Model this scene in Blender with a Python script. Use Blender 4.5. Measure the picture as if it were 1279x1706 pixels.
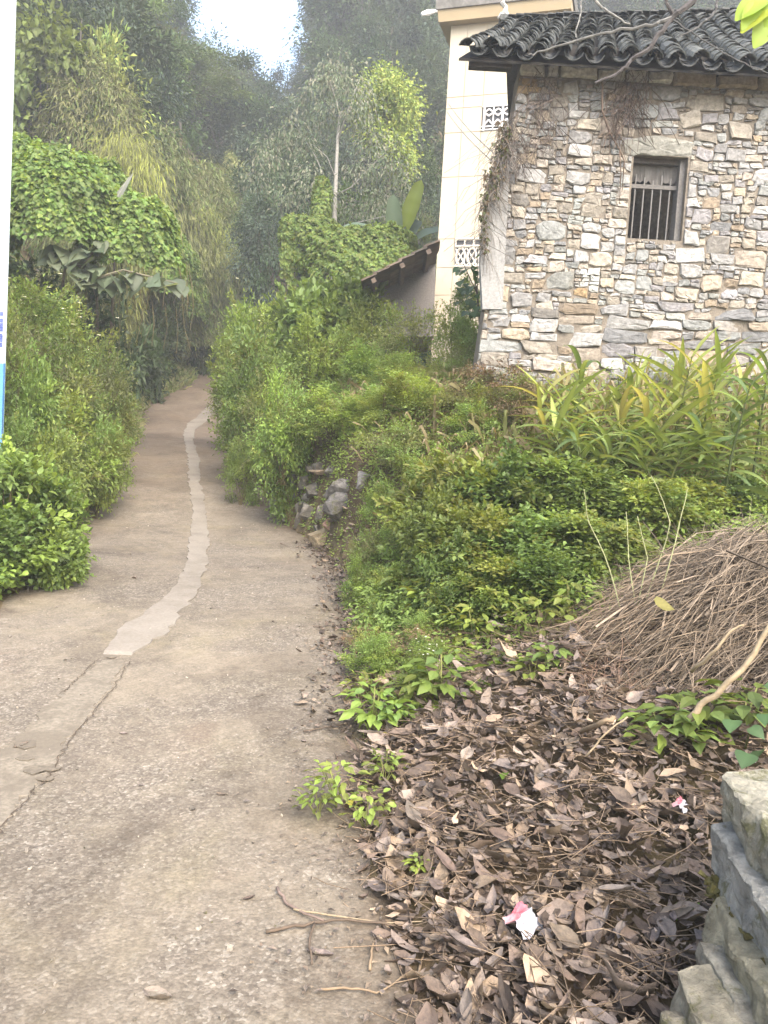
import bpy, math, random
import numpy as np
from mathutils import Matrix, Vector, noise as mnoise

for o in list(bpy.data.objects):
    bpy.data.objects.remove(o, do_unlink=True)
SC = bpy.context.scene
COL = SC.collection
rng = np.random.default_rng(11)
random.seed(11)

# ------------------------------------------------------------------ camera, sky, sun, exposure
FPX, PW, PH = 1313.0, 1279.0, 1706.0
EYE = np.array([0.0, 0.0, 1.6])
ROT = Matrix.Rotation(math.radians(90 - 4.7), 4, 'X') @ Matrix.Rotation(math.radians(3.3), 4, 'Z')
cam_d = bpy.data.cameras.new('camera')
cam = bpy.data.objects.new('camera', cam_d)
COL.objects.link(cam)
cam.matrix_world = Matrix.Translation(EYE) @ ROT
cam_d.sensor_fit = 'VERTICAL'
cam_d.sensor_height = 36.0
cam_d.lens = 36.0 * FPX / PH
cam_d.clip_start = 0.05
cam_d.clip_end = 600
SC.camera = cam

SUN_EL, SUN_AZ = 48.0, 156.0           # azimuth measured clockwise from +Y; light comes from behind the camera
world = bpy.data.worlds.new('World')
SC.world = world
world.use_nodes = True
wn = world.node_tree
wn.nodes.clear()
sky = wn.nodes.new('ShaderNodeTexSky')
sky.sky_type = 'NISHITA'
sky.sun_disc = False
sky.sun_elevation = math.radians(SUN_EL)
sky.sun_rotation = math.radians(SUN_AZ)
sky.air_density = 1.3
sky.dust_density = 5.5
sky.ozone_density = 1.0
bg = wn.nodes.new('ShaderNodeBackground')
bg.inputs['Strength'].default_value = 0.15
wo = wn.nodes.new('ShaderNodeOutputWorld')
wn.links.new(sky.outputs[0], bg.inputs['Color'])
wn.links.new(bg.outputs[0], wo.inputs['Surface'])

sun_d = bpy.data.lights.new('sun', 'SUN')
sun_d.energy = 0.75
sun_d.angle = math.radians(45)
sun_d.color = (1.0, 1.0, 0.99)
sun = bpy.data.objects.new('sun', sun_d)
COL.objects.link(sun)
_a, _e = math.radians(SUN_AZ), math.radians(SUN_EL)
_to = Vector((math.sin(_a) * math.cos(_e), math.cos(_a) * math.cos(_e), math.sin(_e)))
sun.rotation_euler = _to.to_track_quat('Z', 'Y').to_euler()

SC.view_settings.view_transform = 'Standard'
SC.view_settings.look = 'None'
SC.view_settings.exposure = 2.2
SC.view_settings.gamma = 1.0
SC.view_settings.use_curve_mapping = False
SC.cycles.max_bounces = 6
SC.cycles.diffuse_bounces = 4
SC.cycles.glossy_bounces = 2
SC.cycles.transmission_bounces = 4
SC.cycles.volume_bounces = 1

# ------------------------------------------------------------------ picture geometry
R3 = np.array(ROT.to_3x3())
def ray(px, py):
    return R3 @ np.array([(px - PW / 2) / FPX, -(py - PH / 2) / FPX, -1.0])
def P(px, py, Y):
    d = ray(px, py)
    return EYE + d * (Y / d[1])
def project(p):
    q = R3.T @ (np.asarray(p, float) - EYE)
    return PW / 2 + FPX * q[0] / -q[2], PH / 2 - FPX * q[1] / -q[2]
def sstep(a, b, x):
    t = np.clip((np.asarray(x, float) - a) / (b - a), 0, 1)
    return t * t * (3 - 2 * t)

# ------------------------------------------------------------------ road profile, terrain
_yy = np.linspace(-8, 60, 681)
_zz = np.interp(_yy, [-8, 0, 3, 6.45, 8.5, 10.6, 13, 17, 22, 25, 30, 36, 60],
                [-0.05, 0, .04, .22, .31, .45, .87, 1.4, 2.05, 2.75, 3.9, 5.2, 11])
_k = np.ones(13) / 13
_zz = np.convolve(np.pad(_zz, 6, mode='edge'), _k, 'valid')
def zroad(y):
    return np.interp(y, _yy, _zz)
def hit(px, py, lift=0.0):
    d = ray(px, py)
    s = np.linspace(1.2, 60, 6000) / d[1]
    pts = EYE + s[:, None] * d
    below = pts[:, 2] < zroad(pts[:, 1]) + lift
    i = int(np.argmax(below)) if below.any() else len(s) - 1
    return pts[i]
_R = [(705, 1706), (655, 1560), (600, 1430), (585, 1330), (600, 1200), (592, 1100), (588, 1000), (575, 950), (520, 900),
      (462, 860), (440, 815), (418, 790), (400, 730), (392, 680), (386, 640), (383, 620)]
_L = [(0, 1012), (66, 970), (120, 915), (140, 865), (165, 805), (195, 765), (212, 730), (222, 692), (238, 672), (300, 645), (345, 625), (368, 612)]
def _edge(px):
    q = np.array([hit(*p) for p in px])
    q = q[np.argsort(q[:, 1])]
    return q[:, 0], q[:, 1]
_rx, _ry = _edge(_R)
_lx, _ly = _edge(_L)
_lx = np.concatenate([[-2.9, -2.9], _lx]); _ly = np.concatenate([[-8, _ly[0] - 1.2], _ly])
_o = np.argsort(_ly); _lx, _ly = _lx[_o], _ly[_o]
def XR(y):
    return np.interp(y, _ry, _rx)
def XL(y):
    return np.minimum(np.interp(y, _ly, _lx), XR(y) - 1.6)

def vnoise(x, y, s=1.0, seed=0.0):
    """cheap smooth noise from summed sines, vectorised"""
    x = np.asarray(x, float) * s + seed * 3.1; y = np.asarray(y, float) * s - seed * 1.7
    return (np.sin(1.7 * x + 1.3 * y) + np.sin(-1.1 * x + 2.3 * y + 1.0) + np.sin(2.9 * x - 0.7 * y + 2.0) + np.sin(0.6 * x + 3.1 * y + .5)) * .25

ZT_Y = [-8, 1.2, 1.8, 2.3, 3, 4, 5, 6, 7, 8.4, 9, 12, 16, 20, 30, 40, 60]
ZT_Z = [.1, .12, .16, .24, .42, .68, .88, 1.12, 1.46, 2.2, 2.5, 2.6, 2.75, 3.3, 5.0, 6.6, 9]
def T(x, y):
    x = np.asarray(x, float); y = np.asarray(y, float)
    zr = zroad(y)
    t = x - XR(y)
    zt = np.interp(y, ZT_Y, ZT_Z)
    near = 1 - np.exp(-(np.maximum(t, 0) / 1.25) ** 1.45)
    far = .6 * sstep(0.0, .32, t) + .4 * (1 - np.exp(-np.maximum(t - .3, 0) / 1.3))
    w = sstep(6.8, 9.0, y)
    zr_right = zr + np.maximum(zt - zr, 0.0) * (near * (1 - w) + far * w)
    u = XL(y) - x
    bank = (.15 + 1.9 * sstep(7.5, 12, y) * (1 - .55 * sstep(16, 22, y))) * sstep(0.05, 1.7, u) + .28 * np.maximum(u - 1, 0) * sstep(7, 13, y)
    zl = zr + bank
    z = np.where(t > 0, zr_right, np.where(u > 0, zl, zr))
    # hills
    v = x + .13 * y
    y0 = np.where(v < 0, 33 + np.maximum(v, -16) * .8, 36.0)
    slope = np.where(v < 0, .78, .78 + .2 * sstep(0, 3, v))
    hill = slope * np.log1p(np.exp(np.clip((y - y0) / 1.5, -30, 30))) * 1.5
    hill = hill + .5 * np.maximum(0, -v - 3) * sstep(11, 28, y)
    hill = hill * np.maximum(np.where(t > 0, sstep(.2, 3, t), sstep(.4, 3.2, u)), sstep(33, 37, y))
    el = np.interp(677 + 1313 * x / np.maximum(y, 5), [-200, 225, 305, 360, 446, 472, 500, 545, 1400], [.75, .64, .52, .485, .425, .425, .47, .56, .95])
    zz = z + hill
    z = np.where(y > 38, np.minimum(zz, np.maximum(1.6 + y * el - 8.0, z)), zz)
    z = np.minimum(z, 57)
    inside = (t < 0) & (u < 0)
    return np.where(inside, z - .07, z) + np.where(inside, 0, .05 * vnoise(x, y, 2.3) + .02 * vnoise(x, y, 7.0, 3))

# ------------------------------------------------------------------ mesh helpers
class Geo:
    def __init__(s):
        s.V, s.Tr, s.Q, s.C, s.n = [], [], [], [], 0
    def add(s, V, tris=None, quads=None, col=(.5, .5, .5)):
        V = np.asarray(V, float).reshape(-1, 3)
        if tris is not None and len(tris): s.Tr.append(np.asarray(tris, int).reshape(-1, 3) + s.n)
        if quads is not None and len(quads): s.Q.append(np.asarray(quads, int).reshape(-1, 4) + s.n)
        col = np.asarray(col, float)
        if col.ndim == 1: col = np.tile(col, (len(V), 1))
        s.V.append(V); s.C.append(col); s.n += len(V)
        return s
    def mesh(s, name, mat, smooth=False, off=None):
        me = bpy.data.meshes.new(name)
        V = np.concatenate(s.V)
        if off is not None: V = V - np.asarray(off, float)
        C = np.concatenate(s.C)
        tr = np.concatenate(s.Tr) if s.Tr else np.zeros((0, 3), int)
        q = np.concatenate(s.Q) if s.Q else np.zeros((0, 4), int)
        me.vertices.add(len(V)); me.vertices.foreach_set('co', V.astype(np.float32).ravel())
        nl = tr.size + q.size
        me.loops.add(nl)
        me.loops.foreach_set('vertex_index', np.concatenate([tr.ravel(), q.ravel()]).astype(np.int32))
        me.polygons.add(len(tr) + len(q))
        ls = np.concatenate([np.arange(len(tr)) * 3, tr.size + np.arange(len(q)) * 4]).astype(np.int32)
        me.polygons.foreach_set('loop_start', ls)
        me.polygons.foreach_set('use_smooth', np.full(len(ls), bool(smooth)))
        at = me.color_attributes.new('Col', 'FLOAT_COLOR', 'POINT')
        at.data.foreach_set('color', np.concatenate([C, np.ones((len(C), 1))], 1).astype(np.float32).ravel())
        me.update(calc_edges=True)
        if mat is not None: me.materials.append(mat)
        return me
    def tube(s, pts, rad, sides=5, col=(.3, .25, .2), cap=True):
        pts = np.asarray(pts, float); n = len(pts)
        rad = np.full(n, rad) if np.isscalar(rad) else np.asarray(rad, float)
        d = np.gradient(pts, axis=0); d /= np.linalg.norm(d, axis=1)[:, None] + 1e-9
        ref = np.array([0, 0, 1.0]) if abs(d[0][2]) < .9 else np.array([1.0, 0, 0])
        a = np.cross(d, ref); a /= np.linalg.norm(a, axis=1)[:, None] + 1e-9
        b = np.cross(d, a)
        th = np.linspace(0, 2 * math.pi, sides, endpoint=False)
        V = pts[:, None] + rad[:, None, None] * (np.cos(th)[None, :, None] * a[:, None] + np.sin(th)[None, :, None] * b[:, None])
        i = np.arange(n - 1)[:, None] * sides; j = np.arange(sides)[None]; k = (j + 1) % sides
        q = np.stack([i + j, i + k, i + sides + k, i + sides + j], -1).reshape(-1, 4)
        tr = []
        V = V.reshape(-1, 3)
        if cap:
            V = np.concatenate([V, pts[:1], pts[-1:]])
            m = n * sides
            for jj in range(sides):
                tr.append((m, (jj + 1) % sides, jj)); tr.append((m + 1, m - sides + jj, m - sides + (jj + 1) % sides))
        return s.add(V, tr, q, col)
    def box(s, lo, hi, col=(.5, .5, .5)):
        x0, y0, z0 = lo; x1, y1, z1 = hi
        V = [(x0, y0, z0), (x1, y0, z0), (x1, y1, z0), (x0, y1, z0), (x0, y0, z1), (x1, y0, z1), (x1, y1, z1), (x0, y1, z1)]
        Q = [(0, 3, 2, 1), (4, 5, 6, 7), (0, 1, 5, 4), (1, 2, 6, 5), (2, 3, 7, 6), (3, 0, 4, 7)]
        return s.add(V, None, Q, col)
    def obox(s, c, ax, half, col=(.5, .5, .5)):
        """box about c with axes ax (3 rows) and half sizes"""
        ax = np.asarray(ax, float); c = np.asarray(c, float)
        sg = np.array([(-1, -1, -1), (1, -1, -1), (1, 1, -1), (-1, 1, -1), (-1, -1, 1), (1, -1, 1), (1, 1, 1), (-1, 1, 1)], float)
        V = c + (sg * np.asarray(half, float)) @ ax
        Q = [(0, 3, 2, 1), (4, 5, 6, 7), (0, 1, 5, 4), (1, 2, 6, 5), (2, 3, 7, 6), (3, 0, 4, 7)]
        return s.add(V, None, Q, col)
    def prism(s, poly, d, col=(.5, .5, .5)):
        """convex polygon (n,3) extruded by vector d"""
        poly = np.asarray(poly, float); n = len(poly)
        V = np.concatenate([poly, poly + np.asarray(d, float)])
        tr = [(0, i, i + 1) for i in range(1, n - 1)] + [(n, n + i + 1, n + i) for i in range(1, n - 1)]
        q = [(i, (i + 1) % n, n + (i + 1) % n, n + i)[::-1] for i in range(n)]
        return s.add(V, tr, q, col)

def nrm(a):
    a = np.asarray(a, float)
    return a / (np.linalg.norm(a, axis=-1, keepdims=True) + 1e-9)

def leaves(g, pos, ax, nr, L, W, col, kind='d', jit=.12):
    N = len(pos)
    if N == 0: return
    L = np.broadcast_to(np.asarray(L, float), (N,))[:, None]; W = np.broadcast_to(np.asarray(W, float), (N,))[:, None]
    ax = nrm(ax); side = nrm(np.cross(nr, ax)); nr = nrm(np.cross(ax, side))
    col = np.broadcast_to(np.asarray(col, float), (N, 3)) * (1 + rng.normal(0, jit, (N, 1)))
    col = np.clip(col, .004, .9)
    b = np.arange(N)[:, None]
    dn = np.array([0, 0, -1.0])
    if kind == 'd':
        V = np.stack([pos, pos + ax * .42 * L + side * W * .5 + nr * W * .16, pos + ax * L - nr * L * .1, pos + ax * .42 * L - side * W * .5 + nr * W * .16], 1)
        tr = np.concatenate([b * 4 + np.array([[0, 3, 2]]), b * 4 + np.array([[0, 2, 1]])])
        g.add(V.reshape(-1, 3), tr, None, np.repeat(col, 4, 0))
    elif kind == 'h':      # broader six-cornered leaf
        V = np.stack([pos, pos + ax * .22 * L + side * W * .42 + nr * W * .1, pos + ax * .55 * L + side * W * .5 + nr * W * .1, pos + ax * L - nr * L * .14,
                      pos + ax * .55 * L - side * W * .5 + nr * W * .1, pos + ax * .22 * L - side * W * .42 + nr * W * .1, pos + ax * .5 * L], 1)
        tr = np.concatenate([b * 7 + np.array([[6, i, (i + 1) % 6]]) for i in range(6)])
        g.add(V.reshape(-1, 3), tr, None, np.repeat(col, 7, 0))
    elif kind == 'b':      # arching blade
        c1 = pos + ax * .4 * L; c2 = pos + ax * .72 * L + dn * L * .14; c3 = pos + ax * .9 * L + dn * L * .42
        V = np.stack([pos + side * W * .2, pos - side * W * .2, c1 + side * W * .5, c1 - side * W * .5, c2 + side * W * .42, c2 - side * W * .42, c3], 1)
        q = np.concatenate([b * 7 + np.array([[0, 1, 3, 2]]), b * 7 + np.array([[2, 3, 5, 4]])])
        tr = b * 7 + np.array([[4, 5, 6]])
        g.add(V.reshape(-1, 3), tr, q, np.repeat(col, 7, 0))
    elif kind == 'c':      # dry curled leaf, 3 x 4 grid
        curl = rng.uniform(-.1, .75, (N, 1)); fold = rng.uniform(-.2, .9, (N, 1)); tw = rng.normal(0, .35, (N, 1))
        rows = []
        for s_, wd in ((0.0, .12), (.3, .46), (.68, .44), (1.0, .07)):
            ang = curl * (s_ - .35) * 2.0
            c = pos + ax * L * s_ * np.cos(ang * .6) + nr * L * np.abs(s_ - .4) * np.sin(np.abs(ang))
            for k in (-1, 0, 1):
                a2 = fold + tw * (s_ - .5) * k
                rows.append(c + k * side * W * wd * np.cos(a2 * .9) + nr * (abs(k) * W * wd * np.sin(a2) + rng.normal(0, .05, (N, 1)) * L) + side * W * rng.normal(0, .07, (N, 1)) + ax * L * rng.normal(0, .03, (N, 1)))
        V = np.stack(rows, 1)
        q = []
        for r in range(3):
            for k in range(2):
                q.append(b * 12 + np.array([[r * 3 + k, r * 3 + k + 1, (r + 1) * 3 + k + 1, (r + 1) * 3 + k]]))
        cc = np.repeat(col, 12, 0)
        g.add(V.reshape(-1, 3), None, np.concatenate(q), cc)

def link(name, mesh, parent=None, loc=(0, 0, 0), rot=(0, 0, 0), scale=(1, 1, 1)):
    o = bpy.data.objects.new(name, mesh)
    COL.objects.link(o)
    o.location = loc; o.rotation_euler = rot; o.scale = scale
    if parent is not None: o.parent = parent
    return o
def tag(o, label=None, cat=None, group=None, kind=None):
    if label: o['label'] = label
    if cat: o['category'] = cat
    if group: o['group'] = group
    if kind: o['kind'] = kind
    return o
def thing(name, label, cat, loc=(0, 0, 0), group=None, rot=(0, 0, 0), scale=(1, 1, 1)):
    o = link(name, None, None, loc, rot, scale)
    o.empty_display_size = .2
    return tag(o, label, cat, group)
def part(name, g, mat, root, smooth=False, kind=None, parent=None):
    """mesh given in world coordinates, hung under root (which is only translated)"""
    o = link(name, g.mesh(name, mat, smooth, off=root.location), parent or root)
    if kind: o['kind'] = kind
    return o

# ------------------------------------------------------------------ materials
def newmat(name):
    m = bpy.data.materials.new(name); m.use_nodes = True
    nt = m.node_tree; nt.nodes.clear()
    out = nt.nodes.new('ShaderNodeOutputMaterial')
    return m, nt, out
class NB:
    def __init__(s, nt): s.nt = nt
    def n(s, typ, **kw):
        nd = s.nt.nodes.new(typ)
        for k, v in kw.items():
            if k in ('operation', 'blend_type', 'data_type', 'attribute_name', 'musgrave_type', 'feature', 'noise_dimensions', 'mode'): setattr(nd, k, v)
        return nd
    def l(s, a, b): s.nt.links.new(a, b)
    def noise(s, scale, detail=4, rough=.6, vec=None, dist=0):
        nd = s.n('ShaderNodeTexNoise'); nd.inputs['Scale'].default_value = scale; nd.inputs['Detail'].default_value = detail
        nd.inputs['Roughness'].default_value = rough; nd.inputs['Distortion'].default_value = dist
        if vec is not None: s.l(vec, nd.inputs['Vector'])
        return nd.outputs['Fac']
    def ramp(s, fac, stops):
        nd = s.n('ShaderNodeValToRGB'); e = nd.color_ramp.elements
        while len(e) < len(stops): e.new(.5)
        for el, (p, c) in zip(e, stops):
            el.position = p; el.color = (*c, 1) if len(c) == 3 else c
        s.l(fac, nd.inputs[0])
        return nd.outputs['Color']
    def mix(s, fac, a, b, mode='MIX'):
        nd = s.n('ShaderNodeMix', data_type='RGBA', blend_type=mode)
        nd.blend_type = mode
        for sock, v in ((nd.inputs[0], fac), (nd.inputs[6], a), (nd.inputs[7], b)):
            if isinstance(v, (int, float)): sock.default_value = v
            elif isinstance(v, tuple): sock.default_value = (*v, 1)
            else: s.l(v, sock)
        return nd.outputs[2]
    def math(s, op, a, b=None):
        nd = s.n('ShaderNodeMath', operation=op)
        for i, v in enumerate((a, b)):
            if v is None: continue
            if isinstance(v, (int, float)): nd.inputs[i].default_value = v
            else: s.l(v, nd.inputs[i])
        return nd.outputs[0]
    def bump(s, h, strength=.4, dist=.01, normal=None):
        nd = s.n('ShaderNodeBump'); nd.inputs['Strength'].default_value = strength; nd.inputs['Distance'].default_value = dist
        s.l(h, nd.inputs['Height'])
        if normal is not None: s.l(normal, nd.inputs['Normal'])
        return nd.outputs[0]
    def pos(s):
        return s.n('ShaderNodeNewGeometry').outputs['Position']
    def obj(s):
        return s.n('ShaderNodeTexCoord').outputs['Object']
    def bsdf(s, out, col, rough=.8, normal=None, spec=.3, metal=0):
        nd = s.n('ShaderNodeBsdfPrincipled')
        if isinstance(col, tuple): nd.inputs['Base Color'].default_value = (*col, 1)
        else: s.l(col, nd.inputs['Base Color'])
        if isinstance(rough, (int, float)): nd.inputs['Roughness'].default_value = rough
        else: s.l(rough, nd.inputs['Roughness'])
        nd.inputs['Specular IOR Level'].default_value = spec
        nd.inputs['Metallic'].default_value = metal
        if normal is not None: s.l(normal, nd.inputs['Normal'])
        if out is not None: s.l(nd.outputs[0], out.inputs['Surface'])
        return nd

def mat_leaf(name, trans=.3, rough=.5, spec=.35, var=.12, mottle=0):
    m, nt, out = newmat(name); b = NB(nt)
    at = b.n('ShaderNodeAttribute'); at.attribute_name = 'Col'
    oi = b.n('ShaderNodeObjectInfo')
    hs = b.n('ShaderNodeHueSaturation')
    b.l(at.outputs['Color'], hs.inputs['Color'])
    r = oi.outputs['Random']
    b.l(b.math('ADD', b.math('MULTIPLY', r, .03), .485), hs.inputs['Hue'])
    b.l(b.math('ADD', b.math('MULTIPLY', b.math('FRACT', b.math('MULTIPLY', r, 7.31)), var * 4), 1 - var * 2), hs.inputs['Value'])
    nm_ = None
    if mottle:
        ps = b.pos(); nz = b.noise(mottle, 7, .75, ps, .3)
        hs2 = b.mix(1.0, hs.outputs[0], b.ramp(nz, [(.3, (.5, .5, .52)), (.5, (1, 1, 1)), (.72, (1.35, 1.3, 1.2))]), 'MULTIPLY')
        nm_ = b.bump(b.noise(mottle * 2.2, 6, .7, ps), .7, .006)
    else: hs2 = hs.outputs[0]
    p = b.bsdf(None, hs2, rough, nm_, spec)
    tr = b.n('ShaderNodeBsdfTranslucent')
    b.l(b.mix(1.0, hs.outputs[0], (1.25, 1.15, .6), 'MULTIPLY'), tr.inputs['Color'])
    mx = b.n('ShaderNodeMixShader'); mx.inputs[0].default_value = trans
    b.l(p.outputs[0], mx.inputs[1]); b.l(tr.outputs[0], mx.inputs[2]); b.l(mx.outputs[0], out.inputs['Surface'])
    return m
M_leaf = mat_leaf('leaf', .46)
M_leaf_far = mat_leaf('leaf_far', .2, .65, .2, .16)
M_dry = mat_leaf('dry_leaf', .1, .62, .3, .08, 55)

def mat_attr(name, nscale=20, nfac=.35, bscale=30, bstr=.5, bdist=.01, rough=.85, spec=.25, dirt=None, objvar=0, moss=None):
    m, nt, out = newmat(name); b = NB(nt)
    at = b.n('ShaderNodeAttribute'); at.attribute_name = 'Col'
    c = at.outputs['Color']; p = b.pos()
    n1 = b.noise(nscale, 6, .65, p)
    c = b.mix(1.0, c, b.ramp(n1, [(.25, (1 - nfac,) * 3), (.7, (1 + nfac * .6,) * 3)]), 'MULTIPLY')
    if dirt:
        n2 = b.noise(dirt[1], 5, .7, p, .6)
        c = b.mix(b.ramp(n2, [(dirt[2], (0, 0, 0)), (dirt[2] + .12, (dirt[3],) * 3)]), c, dirt[0])
    if moss:
        n3 = b.noise(moss[1], 6, .7, p, .4)
        c = b.mix(b.ramp(n3, [(moss[2], (0, 0, 0)), (moss[2] + .1, (moss[3],) * 3)]), c, moss[0])
    if objvar:
        oi = b.n('ShaderNodeObjectInfo')
        v = b.math('ADD', b.math('MULTIPLY', oi.outputs['Random'], objvar * 2), 1 - objvar)
        hs = b.n('ShaderNodeHueSaturation'); b.l(c, hs.inputs['Color']); b.l(v, hs.inputs['Value']); c = hs.outputs[0]
    h = b.noise(bscale, 8, .7, p)
    b.bsdf(out, c, rough, b.bump(h, bstr, bdist), spec)
    return m
M_stone = mat_attr('rubble_stone', 24, .5, 45, .8, .010, .85, .2, dirt=((.20, .15, .10), 6, .60, .45), moss=((.13, .14, .09), 11, .66, .5))
M_rock = mat_attr('rock', 16, .6, 26, 1.0, .03, .9, .2, dirt=((.26, .25, .19), 7, .60, .5), moss=((.085, .085, .03), 8, .54, .8))
M_mortar = mat_attr('earth_mortar', 18, .45, 45, .8, .015, .95, .1)
M_plaster = mat_attr('cement_plaster', 40, .3, 90, .8, .008, .9, .15, dirt=((.12, .12, .11), 4, .6, .4))
M_tile = mat_attr('grey_roof_tile', 25, .5, 60, .6, .006, .85, .25, objvar=.25, moss=((.14, .15, .12), 8, .62, .5))
M_wood = mat_attr('old_wood', 30, .4, 60, .5, .005, .85, .2)
M_bark = mat_attr('bark', 18, .4, 40, .6, .01, .9, .15)
M_paint = mat_attr('cream_wall_panel', 3, .05, 120, .12, .002, .55, .35, dirt=((.25, .22, .17), 1.9, .58, .28))
M_cement = mat_attr('mossy_cement', 5, .5, 30, .6, .01, .9, .2, dirt=((.10, .10, .09), 3, .5, .8))
M_metal = mat_attr('painted_metal', 30, .15, 60, .1, .002, .45, .5)
M_twig = mat_attr('dry_twig', 30, .35, 60, .4, .003, .85, .2)
M_foil = mat_attr('plastic_wrapper', 20, .1, 90, .5, .004, .3, .6)
M_sheet = mat_attr('fibre_sheet', 8, .4, 40, .3, .005, .9, .2)

def mat_road():
    m, nt, out = newmat('worn_concrete_road'); b = NB(nt)
    p = b.pos()
    base = b.ramp(b.noise(.55, 5, .6, p, .5), [(.30, (.108, .090, .071)), (.48, (.166, .142, .110)), (.68, (.200, .173, .133))])
    # yellowish film and reddish soil stains
    base = b.mix(b.ramp(b.noise(1.1, 4, .6, p, .8), [(.52, (0, 0, 0)), (.66, (.55,) * 3)]), base, (.184, .159, .104))
    base = b.mix(b.ramp(b.noise(.8, 5, .65, b.n('ShaderNodeMapping').outputs[0] if False else p, 1.2), [(.60, (0, 0, 0)), (.72, (.6,) * 3)]), base, (.130, .098, .074))
    # exposed aggregate: patchy grey gravel with pale chips
    vo = b.n('ShaderNodeTexVoronoi'); vo.inputs['Scale'].default_value = 95; b.l(p, vo.inputs['Vector'])
    chips = b.ramp(vo.outputs['Color'], [(.0, (.048, .041, .034)), (.45, (.108, .093, .078)), (.72, (.165, .146, .123)), (.94, (.33, .31, .27))])
    vo2 = b.n('ShaderNodeTexVoronoi'); vo2.inputs['Scale'].default_value = 42; b.l(p, vo2.inputs['Vector'])
    chips2 = b.ramp(vo2.outputs['Color'], [(.3, (.085, .072, .06)), (.75, (.155, .136, .11)), (.97, (.33, .31, .27))])
    rockm = b.ramp(b.noise(.9, 6, .7, p, .4), [(.40, (.12,) * 3), (.60, (.8,) * 3)])
    c = b.mix(rockm, base, b.mix(.35, chips, chips2))
    fine = b.noise(60, 5, .7, p)
    at = b.n('ShaderNodeAttribute'); at.attribute_name = 'Col'; sp = b.n('ShaderNodeSeparateColor'); b.l(at.outputs['Color'], sp.inputs[0])
    soiln = b.noise(3.2, 7, .72, p, .5)
    edge = b.math('ADD', b.math('MULTIPLY', sp.outputs[0], .5), b.math('SUBTRACT', soiln, .55))
    c = b.mix(b.ramp(edge, [(.18, (0, 0, 0)), (.5, (.85,) * 3)]), c, b.ramp(b.noise(24, 5, .7, p), [(.3, (.055, .042, .03)), (.7, (.12, .092, .066))]))
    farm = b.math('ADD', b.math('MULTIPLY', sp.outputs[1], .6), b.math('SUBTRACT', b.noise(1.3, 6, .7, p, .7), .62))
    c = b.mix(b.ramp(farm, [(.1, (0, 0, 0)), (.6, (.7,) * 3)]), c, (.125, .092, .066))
    damp = b.noise(.75, 7, .68, p, 1.0)
    c = b.mix(1.0, c, b.ramp(damp, [(.36, (.74, .72, .70)), (.52, (1.03, 1.02, 1.0))]), 'MULTIPLY')
    c = b.mix(1.0, c, b.ramp(fine, [(.3, (.72,) * 3), (.7, (1.2,) * 3)]), 'MULTIPLY')
    mid = b.noise(9, 5, .7, p, .5)
    c = b.mix(1.0, c, b.ramp(mid, [(.3, (.80,) * 3), (.65, (1.12,) * 3)]), 'MULTIPLY')
    h = b.math('ADD', b.math('MULTIPLY', vo.outputs['Distance'], -.5), b.math('ADD', b.math('MULTIPLY', fine, .6), mid))
    b.bsdf(out, c, .9, b.bump(h, .55, .008), .2)
    return m
def mat_patch():
    m, nt, out = newmat('cement_patch'); b = NB(nt); p = b.pos()
    c = b.ramp(b.noise(2.2, 6, .65, p), [(.3, (.135, .119, .098)), (.5, (.185, .165, .138)), (.7, (.212, .191, .162))])
    c = b.mix(1.0, c, b.ramp(b.noise(45, 5, .7, p), [(.3, (.84,) * 3), (.7, (1.1,) * 3)]), 'MULTIPLY')
    b.bsdf(out, c, .9, b.bump(b.noise(50, 6, .7, p), .3, .004), .2)
    return m
def mat_ground():
    m, nt, out = newmat('soil_and_leaf_mould'); b = NB(nt); p = b.pos()
    c = b.ramp(b.noise(2.5, 7, .7, p, .6), [(.3, (.055, .042, .028)), (.5, (.11, .08, .05)), (.7, (.17, .125, .075))])
    c = b.mix(b.ramp(b.noise(1.1, 5, .65, p), [(.45, (0, 0, 0)), (.6, (.35,) * 3)]), c, (.050, .058, .022))
    b.bsdf(out, c, .95, b.bump(b.noise(30, 8, .75, p), .9, .03), .1)
    return m
M_road, M_patch, M_ground = mat_road(), mat_patch(), mat_ground()

# palettes (linear albedo)
BRIGHT = np.array([.195, .260, .056]); MID = np.array([.122, .175, .048]); DARK = np.array([.052, .082, .034])
YEL = np.array([.235, .270, .065]); BAMB = np.array([.140, .152, .066]); BLUE = np.array([.058, .084, .058]); DRYC = np.array([.20, .135, .075])

# ------------------------------------------------------------------ haze
g = Geo(); g.box((-81, -13, -3), (61, 113, 70))
hz_m, nt, out = newmat('haze')
pv = nt.nodes.new('ShaderNodeVolumePrincipled')
pv.inputs['Color'].default_value = (.93, .96, 1, 1)
pv.inputs['Density'].default_value = .0032
pv.inputs['Anisotropy'].default_value = .25
nt.links.new(pv.outputs[0], out.inputs['Volume'])
tag(link('haze', g.mesh('haze', hz_m)), kind='stuff')

# ------------------------------------------------------------------ ground and hills (one sheet)
def spaced(a, b, dense_a, dense_b, fine, coarse):
    out, x = [], a
    while x < b:
        out.append(x)
        d = 0 if dense_a <= x <= dense_b else (dense_a - x if x < dense_a else x - dense_b)
        x += fine + (coarse - fine) * min(1, d / 25)
    out.append(b)
    return np.array(out)
gx = spaced(-80, 60, -9.5, 6.5, .12, 3.0); gy = spaced(-12, 112, -1, 35, .13, 3.0)
XX, YY = np.meshgrid(gx, gy)
ZZ = T(XX, YY)
ni, nj = XX.shape
idx = np.arange(ni * nj).reshape(ni, nj)
quads = np.stack([idx[:-1, :-1], idx[:-1, 1:], idx[1:, 1:], idx[1:, :-1]], -1).reshape(-1, 4)
g = Geo(); g.add(np.stack([XX, YY, ZZ], -1).reshape(-1, 3), None, quads)
tag(link('ground', g.mesh('ground', M_ground, True)), kind='structure')

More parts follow.
